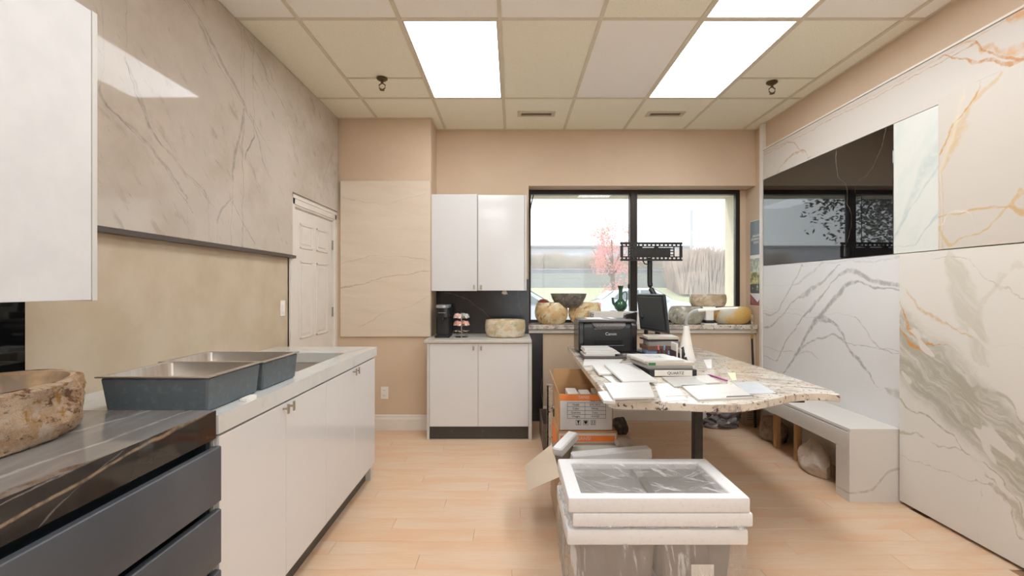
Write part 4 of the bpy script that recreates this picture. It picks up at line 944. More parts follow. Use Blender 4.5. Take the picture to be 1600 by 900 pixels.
part('frame', MB().box(1.19, 1.245, 3.50, 3.64, TZ, TZ+.004).box(1.19, 1.193, 3.50, 3.64, TZ, TZ+.10).box(1.216, 1.219, 3.50, 3.64, TZ, TZ+.085).box(1.242, 1.245, 3.50, 3.64, TZ, TZ+.07), m_mesh, co)
for (x, h, lab) in ((1.203, .155, 'tall white card standing in the file organizer'), (1.230, .115, 'short white card standing in the file organizer')):
    solo('card', MB().box(x-.006, x+.006, 3.51, 3.63, TZ+.005, TZ+h, .001, M=None), pm('ivory card', c(226, 222, 214), .6), lab, 'card', smooth=False)
solo('dark_bundle', MB().blob((1.275, 3.62, TZ+.066), (.022, .03, .05), 2, .3, 2).blob((1.29, 3.60, TZ+.022), (.02, .03, .022), 2, .3, 2), m_bm, 'small dark crumpled bundle between the file organizer and the lamp', 'bundle')

# lamp
lp = thing('desk_lamp', 'white cone-based desk lamp with a grey bent neck and flat bar head', 'lamp', (1.345, 3.70, TZ))
lx, ly = 1.345, 3.72
m_lw = pm('satin white plastic', c(240, 236, 228), .3); m_lg = pm('grey rubber neck', c(176, 176, 172), .5)
part('base_cone', MB().lathe([(.070, 0), (.070, .004), (.062, .03), (.050, .09), (.038, .15), (.028, .21), (.022, .262), (.017, .266)], (lx, ly, TZ), 30), m_lw, lp)
neck = [(lx, ly, TZ+.26)]+[(lx+(.012 if a < .6 else 0)*0+.085*(1-math.cos(a)), ly-.02*a, TZ+.30+.09*math.sin(a)) for a in (0, .35, .7, 1.05, 1.4)]
neck = [(lx, ly, TZ+.262), (lx-.002, ly, TZ+.30), (lx+.006, ly-.01, TZ+.335), (lx+.025, ly-.02, TZ+.365), (lx+.05, ly-.03, TZ+.383), (lx+.085, ly-.045, TZ+.392)]
part('neck', MB().tube(neck, .0125, 12), m_lg, lp)
part('lamp_head', MB().hexa([(lx+.07, ly-.07, TZ+.380), (lx+.07, ly-.015, TZ+.380), (lx+.33, ly-.10, TZ+.405), (lx+.33, ly-.155, TZ+.405)], [(lx+.07, ly-.07, TZ+.400), (lx+.07, ly-.015, TZ+.400), (lx+.33, ly-.10, TZ+.418), (lx+.33, ly-.155, TZ+.418)], .004), m_lw, lp)

# flat samples, papers and books on the table
m_ws = pm('white porcelain sample', c(216, 214, 209), .3); m_gs = pm('grey sample', c(186, 182, 176), .3); m_ed = pm('dark edge', c(84, 78, 74), .5); m_pap = pm('paper', c(224, 222, 218), .7)
def sample(name, pts, h, mat, label, z=0, cat='tile sample', group='white tile samples on the granite table'):
    q = [tp_(px, py, z+h) for px, py in pts]
    lo = [(x, y, TZ+.0005+z) for x, y in q]; hi = [(x, y, TZ+.0005+z+h) for x, y in q]
    return solo(name, MB().hexa(lo, hi, .0008), mat, label, cat, group=group, smooth=False)
sample('tile_sample', [(911, 571), (967, 568), (975, 560), (913, 561)], .010, m_ws, 'white tile sample just in front of the dark folder by the printer')
sample('tile_sample', [(940, 586), (962, 584), (975, 596), (958, 599)], .006, m_ws, 'small white tile sample lying under the bigger white sheets, near the table edge')
sample('tile_sample', [(936, 584), (966, 583), (953, 568), (925, 570)], .012, m_ws, 'white tile sample with a dark underside at the left edge of the table', z=.008)
sample('tile_sample', [(974, 596), (1027, 594), (986, 567), (944, 569)], .012, m_ws, 'largest pale tile sample in the middle of the left table edge', z=.021)
sample('tile_sample', [(962, 626), (1016, 624), (1006, 598), (942, 600)], .012, m_ws, 'white tile sample at the front left corner of the table', z=.0)
sample('tile_sample', [(943, 626), (962, 627), (955, 610), (934, 612)], .014, m_ws, 'white tile sample jutting over the front left corner of the table', z=.012+.001)
sample('tile_sample', [(958, 622), (1023, 620), (1014, 597), (943, 598)], .010, m_ws, 'second white tile sample stacked at the front left corner', z=.028)
sample('paper', [(1034, 628), (1075, 625), (1050, 598), (1022, 600)], .001, m_pap, 'white paper sheet at the front of the table between tile samples', cat='paper', group='papers on the granite table')
sample('paper', [(1040, 619), (1069, 618), (1062, 607), (1040, 608)], .002, m_pap, 'small bright note on the front white paper sheet', z=.0015, cat='paper', group='papers on the granite table')
sample('tile_sample', [(1054, 604), (1105, 601), (1082, 588), (1034, 589)], .010, m_gs, 'grey tile sample in front of the binder pile', group='grey tile samples')
sample('tile_sample', [(1087, 600), (1125, 597), (1105, 586), (1080, 588)], .009, pm('pale grey sample', c(212, 208, 200), .25), 'pale grey tile sample right of the grey one in front of the binders', group='grey tile samples')
sample('tile_sample', [(1091, 624), (1177, 620), (1147, 600), (1064, 602)], .010, m_ws, 'wide white tile sample at the front middle of the table')
solo('dark_strip', MB().hexa([tp_(1135, 624.0)+(TZ+.001,), tp_(1177, 622.2)+(TZ+.001,), tp_(1177, 621.3)+(TZ+.001,), tp_(1135, 623)+(TZ+.001,)], [tp_(1135, 624.0)+(TZ+.013,), tp_(1177, 622.2)+(TZ+.013,), tp_(1177, 621.3)+(TZ+.013,), tp_(1135, 623)+(TZ+.013,)]), m_ed, 'dark strip along the front edge of the wide white tile sample', 'strip', smooth=False)
sample('paper', [(1168, 615), (1213, 614), (1182, 596), (1146, 598)], .002, pm('blue-white sheet', c(216, 222, 228), .2), 'blue-white sheet near the curved front edge of the table', cat='paper', group='papers on the granite table')
sample('paper', [(1144, 594), (1151, 594), (1149, 582), (1136, 582)], .002, pm('yellowish note', c(236, 222, 190), .6), 'small yellowish note behind the purple pen', cat='paper', group='papers on the granite table')
sample('paper', [(1105, 575), (1112, 575), (1112, 561), (1099, 562)], .002, m_pap, 'small white note on the table right of the binder pile', cat='paper', group='papers on the granite table')
pa, pb = tp_(1109, 587), tp_(1136, 596)
pen = thing('pen', 'purple pen lying on the granite table right of the binders', 'pen', (pa[0], pa[1], TZ))
part('barrel', MB().tube([(pa[0], pa[1], TZ+.005), (pb[0], pb[1], TZ+.005)], .005, 8), pm('purple plastic', c(170, 70, 150), .3), pen)
part('tip', MB().tube([(pa[0]-.012, pa[1]+.012, TZ+.005), (pa[0], pa[1], TZ+.005)], [.001, .004], 8), m_nickel, pen)
# folder + stacked samples before the printer
fx, fy = .725, 3.83
solo('folder', MB().box(.555, .885, 3.72, 3.96, TZ+.0115, TZ+.030, .002), pm('dark brown folder', c(84, 76, 72), .5), 'dark folder under the white tile stack in front of the printer', 'folder')
zz = TZ+.031
for k, (x0, x1, y0, y1, h, lab) in enumerate(((.56, .80, 3.74, 3.95, .014, 'lowest white tile sample in the stack before the printer'), (.575, .84, 3.75, 3.96, .012, 'second white tile sample from the bottom in the stack before the printer'), (.565, .82, 3.77, 3.97, .014, 'third white tile sample from the bottom in the stack before the printer'), (.57, .79, 3.78, 3.98, .014, 'topmost white tile sample in the stack before the printer'))):
    solo('tile_sample', MB().box(x0, x1, y0, y1, zz, zz+h-.001, .001), m_ws, lab, 'tile sample', group='white tile samples on the granite table', smooth=False); zz += h
solo('marble_chip', MB().box(.93, .965, 3.64, 3.68, TZ+.001, TZ+.022, .003), pm('cream chip', c(226, 214, 190), .3), 'small cream stone chip beside the dark folder', 'stone chip')
solo('marble_chip', MB().box(1.02, 1.06, 3.74, 3.79, TZ+.001, TZ+.022, .003), pm('cream chip 2', c(230, 220, 200), .3), 'small cream stone chip behind the binder pile', 'stone chip')
# binder pile
def quadbox(y0, x0, x1, y1, sx, z0, z1, bev=.001):     # sheared box: back edge pushed left by sx
    return MB().hexa([(x0, y0, z0), (x1, y0, z0), (x1-sx, y1, z0), (x0-sx, y1, z0)], [(x0, y0, z1), (x1, y0, z1), (x1-sx, y1, z1), (x0-sx, y1, z1)], bev)
bn = thing('ring_binder', 'black ring binder with a white spine label, bottom of the binder pile', 'binder', (1.02, 3.15, TZ))
part('cover', quadbox(3.035, .865, 1.165, 3.33, .03, TZ+.001, TZ+.046, .003), m_bm, bn)
part('spine_label', MB().box(.898, 1.135, 3.0325, 3.0345, TZ+.006, TZ+.043), m_pl, bn)
part('lettering', textm('QUARTZ', .026, m_black, T(1.03, 3.0318, TZ+.024) @ FRONT), None, bn)
bkm = [(.000, .020, .86, 1.145, m_bk[2], 'grey catalogue lying directly on the black ring binder'), (.021, .040, .865, 1.16, m_bk[1], 'cream catalogue with a green corner in the binder pile'), (.041, .054, .84, 1.10, m_ws, 'white printed booklet on top of the binder pile')]
for k, (a, b2, x0, x1, mm, lab) in enumerate(bkm):
    solo('catalogue', quadbox(3.05+.015*k, x0, x1, 3.34+.01*k, .04, TZ+.047+a, TZ+.047+b2), mm, lab, 'catalogue', group='catalogues on the ring binder', smooth=False)
solo('green_card', quadbox(3.062, .868, .905, 3.10, .01, TZ+.0885-.0005, TZ+.0885+.0005) if False else MB().box(.867, .912, 3.058, 3.0605, TZ+.069, TZ+.086), pm('green print', c(60, 120, 84), .5), 'green card at the corner of the binder pile', 'card', smooth=False)
solo('booklet_print', MB().box(.90, 1.0, 3.18, 3.28, TZ+.1015, TZ+.1022), pm('sketch print', c(200, 200, 196), .6, var=(40, c(130, 132, 126), .5, .6)), 'grey sketch sheet lying on the topmost booklet of the binder pile', 'paper', smooth=False)

# ---------------------------------------------------------------- bench by the slabs
m_bench = stone('white quartz bench', c(212, 208, 201), 1.7, .5, [('u', [(0, .06, .01), (.1, .07, .012), (.2, .14, .014), (.27, .20, .014), (.33, .215, .012)], c(184, 176, 166), .85, .8)], [(c(212, 205, 195), 3, .5, .72, .5, (1, 1), 0)], axes=(0, 2), rough=.16, warp=((5, .02), (20, .006)))
bh = thing('stone_bench', 'white stone bench with a waterfall end, along the right wall', 'bench', (2.14, 3.06, 0))
BX0, BX1, BY0, BY1, BZ = 2.14, XS-.002, 3.056, 4.72, .466
part('seat', MB().box(BX0+.004, BX1, BY0, BY1, BZ-.02, BZ, .001), m_bench, bh)
part('end_panel', MB().box(BX0, BX1, BY0, BY0+.02, 0, BZ-.0205, .001), m_bench, bh)
part('apron', MB().box(BX0, BX0+.02, BY0+.0205, BY1, BZ-.135, BZ-.026, .001), m_bench, bh)
part('inner_panel', MB().box(BX0, BX0+.02, BY0+.0205, BY0+.13, 0, BZ-.136, .001), m_bench, bh)
m_wood = pm('raw pine', c(196, 160, 116), .7, var=(3, c(170, 130, 88), .4, .7), stretch=(12, 12, 1.2))
for y in (3.25, 3.80, 4.10):
    part('timber_post', MB().box(BX0+.095, BX0+.135, y-.02, y+.025, 0, BZ-.07, .002), m_wood, bh)
part('timber_rail', MB().box(BX0+.095, BX0+.135, BY0+.14, BY1-.01, BZ-.07, BZ-.022, .002), m_wood, bh)
for k in range(3): part('timber_rail', MB().box(BX0+.14, BX1-.01, 3.25+k*.62, 3.30+k*.62, BZ-.07, BZ-.022, .002), m_wood, bh)
m_rock = pm('grey-tan rock', c(206, 190, 172), .85, var=(8, c(176, 160, 144), .35, .65), bump=(24, .9, .02))
def rockm(ctr, rad, seed): 
    mb2 = MB(); r = bmesh.ops.create_icosphere(mb2.bm, subdivisions=4, radius=1)
    rnd = random.Random(seed); planes = [(Vector((rnd.uniform(-1, 1), rnd.uniform(-1, 1), rnd.uniform(-.2, 1.2))).normalized(), rnd.uniform(.48, .8)) for _ in range(16)]
    for v in r['verts']:
        p = v.co.copy()
        for n, d in planes:
            e = p.dot(n)-d
            if e > 0: p -= n*e
        p *= 1+.12*mnoise.noise(p*2+Vector((seed, 0, 0)))+.04*mnoise.noise(p*7)
        p.z = max(p.z, -.55)
        v.co = Vector((p.x*rad[0], p.y*rad[1], (p.z+.55)*rad[2]))+Vector(ctr)
    return mb2
solo('rock', rockm((2.26, 3.56, .0), (.115, .19, .175), 3), m_rock, 'pale faceted rock under the bench, nearest its waterfall end', 'rock', group='rocks under the bench')
solo('rock', rockm((2.345, 4.38, .0), (.115, .22, .17), 8), pm('brown rock', c(166, 148, 130), .85, var=(8, c(110, 94, 80), .35, .65), bump=(24, .9, .02)), 'darker brown rock under the bench, farther from its waterfall end', 'rock', group='rocks under the bench')
solo('plastic_bag', MB().blob((2.08, 4.74, .085), (.15, .12, .10), 4, .22, 2.6, seed=5).blob((2.02, 4.72, .04), (.15, .1, .05), 3, .25, 3, seed=9), pm('dark crumpled film', c(112, 104, 102), .25, var=(14, c(170, 166, 164), .6, .68), bump=(30, .8, .02)), 'dark crumpled plastic bag on the floor at the back wall under the table', 'bag')
cb_ = thing('carton', 'small pale carton with printed lines beside the dark plastic bag', 'box', (2.37, 4.78, 0))
part('box_body', MB().box(2.29, 2.45, 4.755, 4.87, .002, .19, .003), pm('tan card', c(176, 154, 130), .7), cb_)
for k in range(5): part('printed_line', MB().box(2.32, 2.42, 4.7535, 4.7548, .06+k*.022, .066+k*.022), pm('print', c(96, 84, 74), .7), cb_)

# ---------------------------------------------------------------- cartons left of the table
m_card = pm('corrugated card', c(196, 156, 112), .8, var=(3, c(184, 144, 102), .4, .7)); m_cin = pm('card inside', c(180, 140, 96), .85)
m_cw = pm('white printed card', c(218, 218, 220), .55); m_or = pm('orange print', c(250, 144, 72), .55)
def openbox(x0, x1, y0, y1, z0, z1, t_=.005):
    m_ = MB(); m_.box(x0, x1, y0, y0+t_, z0, z1).box(x0, x1, y1-t_, y1, z0, z1).box(x0, x0+t_, y0+t_, y1-t_, z0, z1).box(x1-t_, x1, y0+t_, y1-t_, z0, z1).box(x0+t_, x1-t_, y0+t_, y1-t_, z0, z0+t_); return m_
ub = thing('carton', 'open carton with a white label and orange band, upper one beside the table', 'box', (.54, 3.73, .31))
ux0, ux1, uy0, uy1, uz0, uz1 = .345, .742, 3.55, 3.92, .312, .578
part('box_body', openbox(ux0, ux1, uy0, uy1, uz0, uz1), m_card, ub)
part('front_label', MB().box(ux0+.010, ux1-.006, uy0-.0022, uy0-.0005, uz0+.004, uz1-.048), m_cw, ub)
part('orange_band', MB().box(ux0+.008, ux1-.006, uy0-.0022, uy0-.0005, uz1-.047, uz1-.004), m_or, ub)
part('back_flap', MB().hexa([(ux0, uy1-.004, uz1), (ux1, uy1-.004, uz1), (ux1, uy1, uz1), (ux0, uy1, uz1)], [(ux0-.005, uy1+.02, uz1+.12), (ux1+.0, uy1+.02, uz1+.12), (ux1, uy1+.024, uz1+.12), (ux0-.005, uy1+.024, uz1+.12)]), m_cin, ub)
part('side_flap', MB().hexa([(ux0, uy0, uz1), (ux0+.004, uy0, uz1), (ux0+.004, uy1-.01, uz1), (ux0, uy1-.01, uz1)], [(ux0-.04, uy0+.03, uz1+.10), (ux0-.036, uy0+.03, uz1+.10), (ux0-.036, uy1-.03, uz1+.12), (ux0-.04, uy1-.03, uz1+.12)]), m_card, ub)
part('side_flap', MB().hexa([(ux1-.004, uy0, uz1), (ux1, uy0, uz1), (ux1, uy1-.01, uz1), (ux1-.004, uy1-.01, uz1)], [(ux1-.05, uy0+.05, uz1+.09), (ux1-.046, uy0+.05, uz1+.09), (ux1-.046, uy1-.03, uz1+.10), (ux1-.05, uy1-.03, uz1+.10)]), m_cin, ub)
yl = uy0-.003
lt = MB(); tx0, tx1, tz0, tz1 = .408, .690, .400, .515
for k in range(5): lt.box(tx0, tx1, yl, yl+.0015, tz0+k*(tz1-tz0)/4-.001, tz0+k*(tz1-tz0)/4+.001)
for x in (tx0, (tx0+tx1)/2-.012, tx1): lt.box(x-.001, x+.001, yl, yl+.0015, tz0, tz1)
part('label_table', lt, m_black, ub)
rows = [('Model', 'SMC1812'), ('Color', 'White'), ('Quantity', '2 pcs'), ('Weight', '14 KGS')]
for k, (a, b2) in enumerate(rows):
    z = tz1-(k+.5)*(tz1-tz0)/4
    part('lettering', textm(a, .020, m_black, T(.470, yl, z) @ FRONT), None, ub); part('lettering', textm(b2, .020, m_black, T(.610, yl, z) @ FRONT), None, ub)
part('lettering', textm('Made in China', .018, m_black, T(.625, yl, .528) @ FRONT), None, ub)
part('lettering', textm('SANSI', .030, m_cw, T(.53, yl, .555) @ FRONT), None, ub)
for k, x in enumerate((.488, .543, .598)):
    ic = MB().ring((-.018, .018, -.018, .018), (-.016, .016, -.016, .016), 0, .0012)
    if k == 0: ic.prism([(-.010, .013), (.010, .013), (.004, 0), (.002, -.010), (.007, -.013), (-.007, -.013), (-.002, -.010), (-.004, 0)], 'z', 0, .0012)
    elif k == 1: ic.prism([(-.012, .004), (-.012, .012), (.012, .012), (.012, .004), (.006, -.010), (-.006, -.010)], 'z', 0, .0012)
    else:
        ic.box(-.010, -.006, -.008, .006, 0, .0012).box(.006, .010, -.008, .006, 0, .0012).box(-.013, .013, -.012, -.010, 0, .0012)
        ic.prism([(-.013, .005), (-.003, .005), (-.008, .013)], 'z', 0, .0012).prism([(.003, .005), (.013, .005), (.008, .013)], 'z', 0, .0012)
    o = part('handling_symbol', ic, m_black, ub, local=True)
    o.data.transform(MW[ub.name].inverted() @ T(x, yl+.0004, .370) @ FRONT)
for k in range(3): solo('foam_block', MB().box(.42+.1*k, .50+.1*k, 3.60, 3.80, .46, .572-.012*(k % 2), .004), pm('off-white foam', c(232, 228, 222), .8), '%s of the three foam blocks inside the upper labelled carton' % ('left', 'middle', 'right')[k], 'foam', group='foam blocks in the upper carton')
lb = thing('carton', 'lower carton with orange print carrying the labelled carton', 'box', (.54, 3.73, 0))
part('box_body', MB().box(.330, .775, 3.54, 3.95, .002, .300, .003), m_card, lb)
part('white_print', MB().box(.345, .765, 3.5375, 3.5395, .04, .292), m_cw, lb)
part('orange_band', MB().box(.355, .755, 3.5362, 3.5375, .232, .276), m_or, lb)
part('orange_band', MB().box(.3285, .3298, 3.56, 3.94, .10, .29), m_or, lb)
part('lettering', textm('SANSI', .038, m_cw, T(.53, 3.5358, .254) @ FRONT), None, lb)
part('top_flap', MB().box(.335, .77, 3.545, 3.945, .3005, .308), m_card, lb)
db = thing('carton', 'dark open carton squeezed behind the labelled carton at the left', 'box', (.30, 4.2, 0))
part('box_body', openbox(.26, .62, 4.03, 4.55, .002, .22), pm('dark brown card', c(112, 98, 88), .8), db)
solo('stone_slab', MB().box(.29, .305, 4.00, 4.02, .003, .55, .002).box(.290, .34, 4.0, 4.015, .003, .56, .002), m_gr, 'narrow speckled granite offcut standing behind the labelled carton', 'stone offcut', smooth=False)
solo('rock', rockm((.99, 4.52, .0), (.10, .12, .12), 21), pm('black rock', c(70, 62, 58), .8, var=(18, c(104, 94, 88), .5, .65), bump=(30, .9, .02)), 'dark rough rock on the floor right of the cartons', 'rock')
# open carton with foam bars
ob = thing('carton', 'wide open plain carton of foam bars between sink stack and labelled carton', 'box', (.5, 2.95, 0))
ox0, ox1, oy0, oy1, oz = .255, .79, 2.56, 3.18, .34
m_gc = pm('greyish kraft card', c(200, 182, 160), .8, var=(2, c(190, 170, 148), .4, .7))
part('box_body', openbox(ox0, ox1, oy0, oy1, .002, oz), m_gc, ob)
def flap(b4, t4, lab='flap'): part('flap', MB().hexa(b4, t4), m_gc, ob)
flap([(ox0, 2.60, oz), (ox0, 3.14, oz), (ox0+.004, 3.14, oz+.003), (ox0+.004, 2.60, oz+.003)], [(.085, 2.62, .255), (.078, 3.02, .245), (.080, 3.02, .249), (.088, 2.62, .259)])
flap([(ox0, oy1-.004, oz), (ox1, oy1-.004, oz), (ox1, oy1, oz), (ox0, oy1, oz)], [(ox0+.03, oy1+.05, oz-.03), (ox1-.03, oy1+.05, oz-.03), (ox1-.03, oy1+.054, oz-.027), (ox0+.03, oy1+.054, oz-.027)])
flap([(ox1-.004, 2.62, oz), (ox1, 2.62, oz), (ox1, 3.14, oz), (ox1-.004, 3.14, oz)], [(ox1+.02, 2.66, oz-.10), (ox1+.024, 2.66, oz-.10), (ox1+.024, 3.08, oz-.10), (ox1+.02, 3.08, oz-.10)])
m_foam = pm('white polystyrene foam', c(228, 228, 228), .65, var=(60, c(222, 222, 222), .5, .7), bump=(260, .2, .002))
def bar(L_, W_, H_, M, lab): solo('foam_bar', MB().box(-L_/2, L_/2, -W_/2, W_/2, -H_/2, H_/2, .008, M=M), m_foam, lab, 'foam bar', group='foam bars in the open carton')
bar(.22, .07, .055, T(.335, 3.02, .385) @ Rz(.95) @ Matrix.Rotation(-.25, 4, 'Y'), 'short foam bar leaning out at the left of the open carton')
bar(.47, .08, .06, T(.585, 2.84, .375) @ Rz(.10) @ Matrix.Rotation(-.05, 4, 'Y'), 'long foam bar lying across the open carton')
bar(.14, .10, .05, T(.735, 2.70, .350) @ Rz(-.3), 'stubby foam bar at the right end of the open carton')
solo('grey_board', MB().hexa([(.28, 2.62, .30), (.76, 2.62, .30), (.70, 3.14, .33), (.40, 3.14, .33)], [(.28, 2.62, .306), (.76, 2.62, .306), (.70, 3.14, .336), (.40, 3.14, .336)]), pm('grey board', c(190, 184, 172), .8), 'grey board sheet lying in the open carton under the foam bars', 'board', smooth=False)
solo('packing_paper', MB().blob((.72, 3.08, .372), (.06, .07, .035), 3, .12, 2), pm('grey packing paper', c(170, 158, 146), .8), 'crumpled packing paper in the far corner of the open carton', 'packing paper')

# ---------------------------------------------------------------- wrapped sinks in the foreground
def film(stretch, rot, sc, amt, base):
    m, t, b = nt('clear wrinkled film')
    vs = coords(t, stretch, rot)
    n = noise(t, vs, sc, 8, .72); n.inputs['Distortion'].default_value = .35
    n2 = noise(t, coords(t, (stretch[1], stretch[0], stretch[2]), (rot[0], rot[1], rot[2]+.5)), sc*.8, 7, .7)
    st = mth(t, 'ADD', ramp(t, n.outputs[0], .53, .64), mth(t, 'MULTIPLY', ramp(t, n2.outputs[0], .57, .66), .6), True)
    tr = nd(t, 'ShaderNodeBsdfTransparent'); tr.inputs[0].default_value = (.95, .95, .95, 1)
    g = nd(t, 'ShaderNodeBsdfGlossy'); g.inputs['Roughness'].default_value = .12
    d = nd(t, 'ShaderNodeBsdfDiffuse'); d.inputs[0].default_value = (.85, .84, .82, 1)
    bn_ = nd(t, 'ShaderNodeBump'); bn_.inputs['Strength'].default_value = .6; bn_.inputs['Distance'].default_value = .01; lk(t, n.outputs[0], bn_.inputs['Height'])
    lk(t, bn_.outputs[0], g.inputs['Normal'])
    m1 = nd(t, 'ShaderNodeMixShader'); m1.inputs[0].default_value = .16; lk(t, tr.outputs[0], m1.inputs[1]); lk(t, g.outputs[0], m1.inputs[2])
    m2 = nd(t, 'ShaderNodeMixShader'); lk(t, mth(t, 'ADD', mth(t, 'MULTIPLY', st, amt), base), m2.inputs[0]); lk(t, m1.outputs[0], m2.inputs[1]); lk(t, d.outputs[0], m2.inputs[2])
    lk(t, m2.outputs[0], t.nodes['Material Output'].inputs[0]); return m
m_film = film((1.2, 9, 1.2), (0, 0, .75), 3.4, .42, .20)
m_film_side = film((9, 9, .7), (0, .12, 0), 3.0, .34, .12)
SX0, SX1, SY0, SY1 = .230, .978, 1.974, 2.434
def pleated(x0, x1, y0, y1, z0, z1, amp, bulge, seed=0, n=150, rows=7):
    mb2 = MB(); rings = []
    per = [(x0, y0), (x1, y0), (x1, y1), (x0, y1)]
    L4 = [x1-x0, y1-y0, x1-x0, y1-y0]; tot = sum(L4)
    for r in range(rows+1):
        f = r/rows; ring = []
        for i in range(n):
            s = i/n*tot; k = 0
            while s > L4[k]: s -= L4[k]; k += 1
            a, b2 = Vector(per[k]), Vector(per[(k+1) % 4]); p = a+(b2-a)*(s/L4[k]); nn = Vector(((b2-a).y, -(b2-a).x)).normalized()
            o = amp*(mnoise.noise(Vector((i*.37, seed, f*.8)))+.5*mnoise.noise(Vector((i*.9, seed+4, f*1.4))))+bulge*math.sin(f*math.pi)
            p = p+nn*o; ring.append(mb2.bm.verts.new((p.x, p.y, z0+(z1-z0)*f)))
        rings.append(ring)
    for a, b2 in zip(rings, rings[1:]):
        for i in range(n): mb2.bm.faces.new((a[i], a[(i+1) % n], b2[(i+1) % n], b2[i]))
    return mb2
m_grs = pm('brushed steel under film', c(176, 173, 168), .42, metal=.6, var=(4, c(150, 147, 142), .3, .7))
m_shell = pm('grey-brown coated steel', c(112, 104, 97), .6, var=(6, c(112, 104, 96), .4, .7))
def wrapped(z, foam, bodyz, label):
    """foam: rings (x0,x1,y0,y1,z0,z1); the sink hangs inside them; bodyz = underside of the bowls"""
    s = thing('wrapped_sink', label, 'sink', ((SX0+SX1)/2, (SY0+SY1)/2, bodyz), group='foam-framed sinks stacked on the floor')
    for (x0, x1, y0, y1, z0, z1) in foam:
        part('foam_frame', MB().ring((x0, x1, y0, y1), (x0+.062, x1-.062, y0+.055, y1-.050), z0, z1, .009), m_foam, s)
    top = foam[0][5]
    mid = (SX0+SX1)/2+.01
    for a, b2 in ((SX0+.055, mid-.016), (mid+.016, SX1-.06)):
        part('bowl', basin(MB(), a, b2, SY0+.055, SY1-.05, bodyz+.004, top-.035, taper=.02), m_grs, s)
        part('coated_shell', MB().hexa([(a+.022, SY0+.07, bodyz), (b2-.022, SY0+.07, bodyz), (b2-.022, SY1-.07, bodyz), (a+.022, SY1-.07, bodyz)], [(a-.004, SY0+.040, top-.07), (b2+.004, SY0+.040, top-.07), (b2+.004, SY1-.045, top-.07), (a-.004, SY1-.045, top-.07)], .008), m_shell, s)
    part('divider', MB().box(mid-.018, mid+.018, SY0+.05, SY1-.045, top-.042, top-.034, .002), m_grs, s)
    g = MB(); nx, ny = 46, 30; vs_ = []
    for j in range(ny+1):
        row = []
        for i in range(nx+1):
            x = SX0+.05+(SX1-SX0-.10)*i/nx; y = SY0+.045+(SY1-SY0-.09)*j/ny
            e = min(i, nx-i, j*1.3, (ny-j)*1.3)/12; sag = min(1, e)
            z_ = top-.010-.028*sag+.010*mnoise.noise(Vector((x*9+y*6, y*7-x*4, bodyz*9)))*min(1, e*2)+.006*abs(mnoise.noise(Vector((x*22, y*30, 1))))*min(1, e*2)
            row.append(g.bm.verts.new((x, y, z_)))
        vs_.append(row)
    for j in range(ny):
        for i in range(nx): g.bm.faces.new((vs_[j][i], vs_[j][i+1], vs_[j+1][i+1], vs_[j+1][i]))
    part('film', g, m_film, s)
    part('side_film', pleated(SX0+.01, SX1-.012, SY0+.012, SY1-.012, bodyz-.0, foam[-1][4]+.01, .016, .012, seed=bodyz*30), m_film_side, s)
    return s
wrapped(0, [(SX0, SX1, SY0, SY1, .437, .5), (SX0+.018, SX1+.012, SY0, SY1-.004, .379, .4365)], .3715, 'upper foam-framed double sink under clear film, on top of the floor stack')
# its lower neighbour: three corner film pleats and a white sticker
w2 = wrapped(0, [(SX0-.004, SX1-.006, SY0+.004, SY1, .302, .368)], .004, 'lower film-wrapped grey double sink at the bottom of the floor stack')
part('sticker', MB().box(.742, .836, SY0+.020, SY0+.0215, .085, .215, .0004), m_pl, w2)
# ---------------------------------------------------------------- outside
GZ = -.12
m_asph = pm('pale asphalt', c(140, 138, 136), .9, var=(30, c(126, 124, 122), .4, .7))
struct('ground', MB().box(-60, 90, 5.45, 24.5, GZ-.2, GZ), m_asph)
m_grass = pm('mown grass', c(160, 165, 132), .9, var=(3, c(172, 170, 140), .35, .65), bump=(60, .6, .05))
struct('grass_bank', MB().prism([(24.5, GZ-.2), (24.5, GZ), (25.5, .5), (30, 1.36), (34, 1.4), (34, GZ-.2)], 'x', -60, 90), m_grass)
struct('far_ground', MB().box(-80, 110, 34, 130, -.2, 1.4), pm('dry field', c(176, 168, 140), .9))
# retaining wall and rail
rw = thing('boundary_wall', 'long grey slatted boundary wall with a blue-grey rail beyond the parked cars', 'wall', (6, 31, 1.3))
m_slat = pm('grey-green boards', c(146, 150, 146), .8)
for k in range(6):
    part('slat', MB().box(-14, 12.5, 31+.02*(k % 2), 31.06+.02*(k % 2), 1.32+k*.17, 1.32+k*.17+.158), m_slat, rw)
for k in range(9): part('post', MB().box(-13+k*3.1, -12.85+k*3.1, 31.08, 31.2, 1.2, 2.46), m_slat, rw)
part('top_rail', MB().box(-14, 12.5, 30.98, 31.14, 2.36, 2.44), pm('blue-grey rail', c(112, 122, 142), .5), rw)
part('top_rail', MB().box(-14, 12.5, 30.98, 31.14, 2.52, 2.60), pm('blue-grey upper rail', c(130, 138, 156), .5), rw)
wh = thing('warehouse', 'long low pale warehouse on the horizon behind the brush', 'building', (0, 70, 1.4))
m_wh = pm('pale cladding', c(182, 184, 194), .7)
part('wall', MB().box(-60, 26, 70, 95, 1.4, 7.2), m_wh, wh)
part('roof_edge', MB().box(-60.3, 26.3, 69.7, 95.3, 7.2, 7.5), pm('roof edge grey', c(150, 152, 160), .7), wh)
for k in range(8): part('loading_door', MB().box(-52+k*9, -48.5+k*9, 69.93, 70.0, 1.4, 5.0), pm('door cladding', c(190, 192, 204), .7), wh)
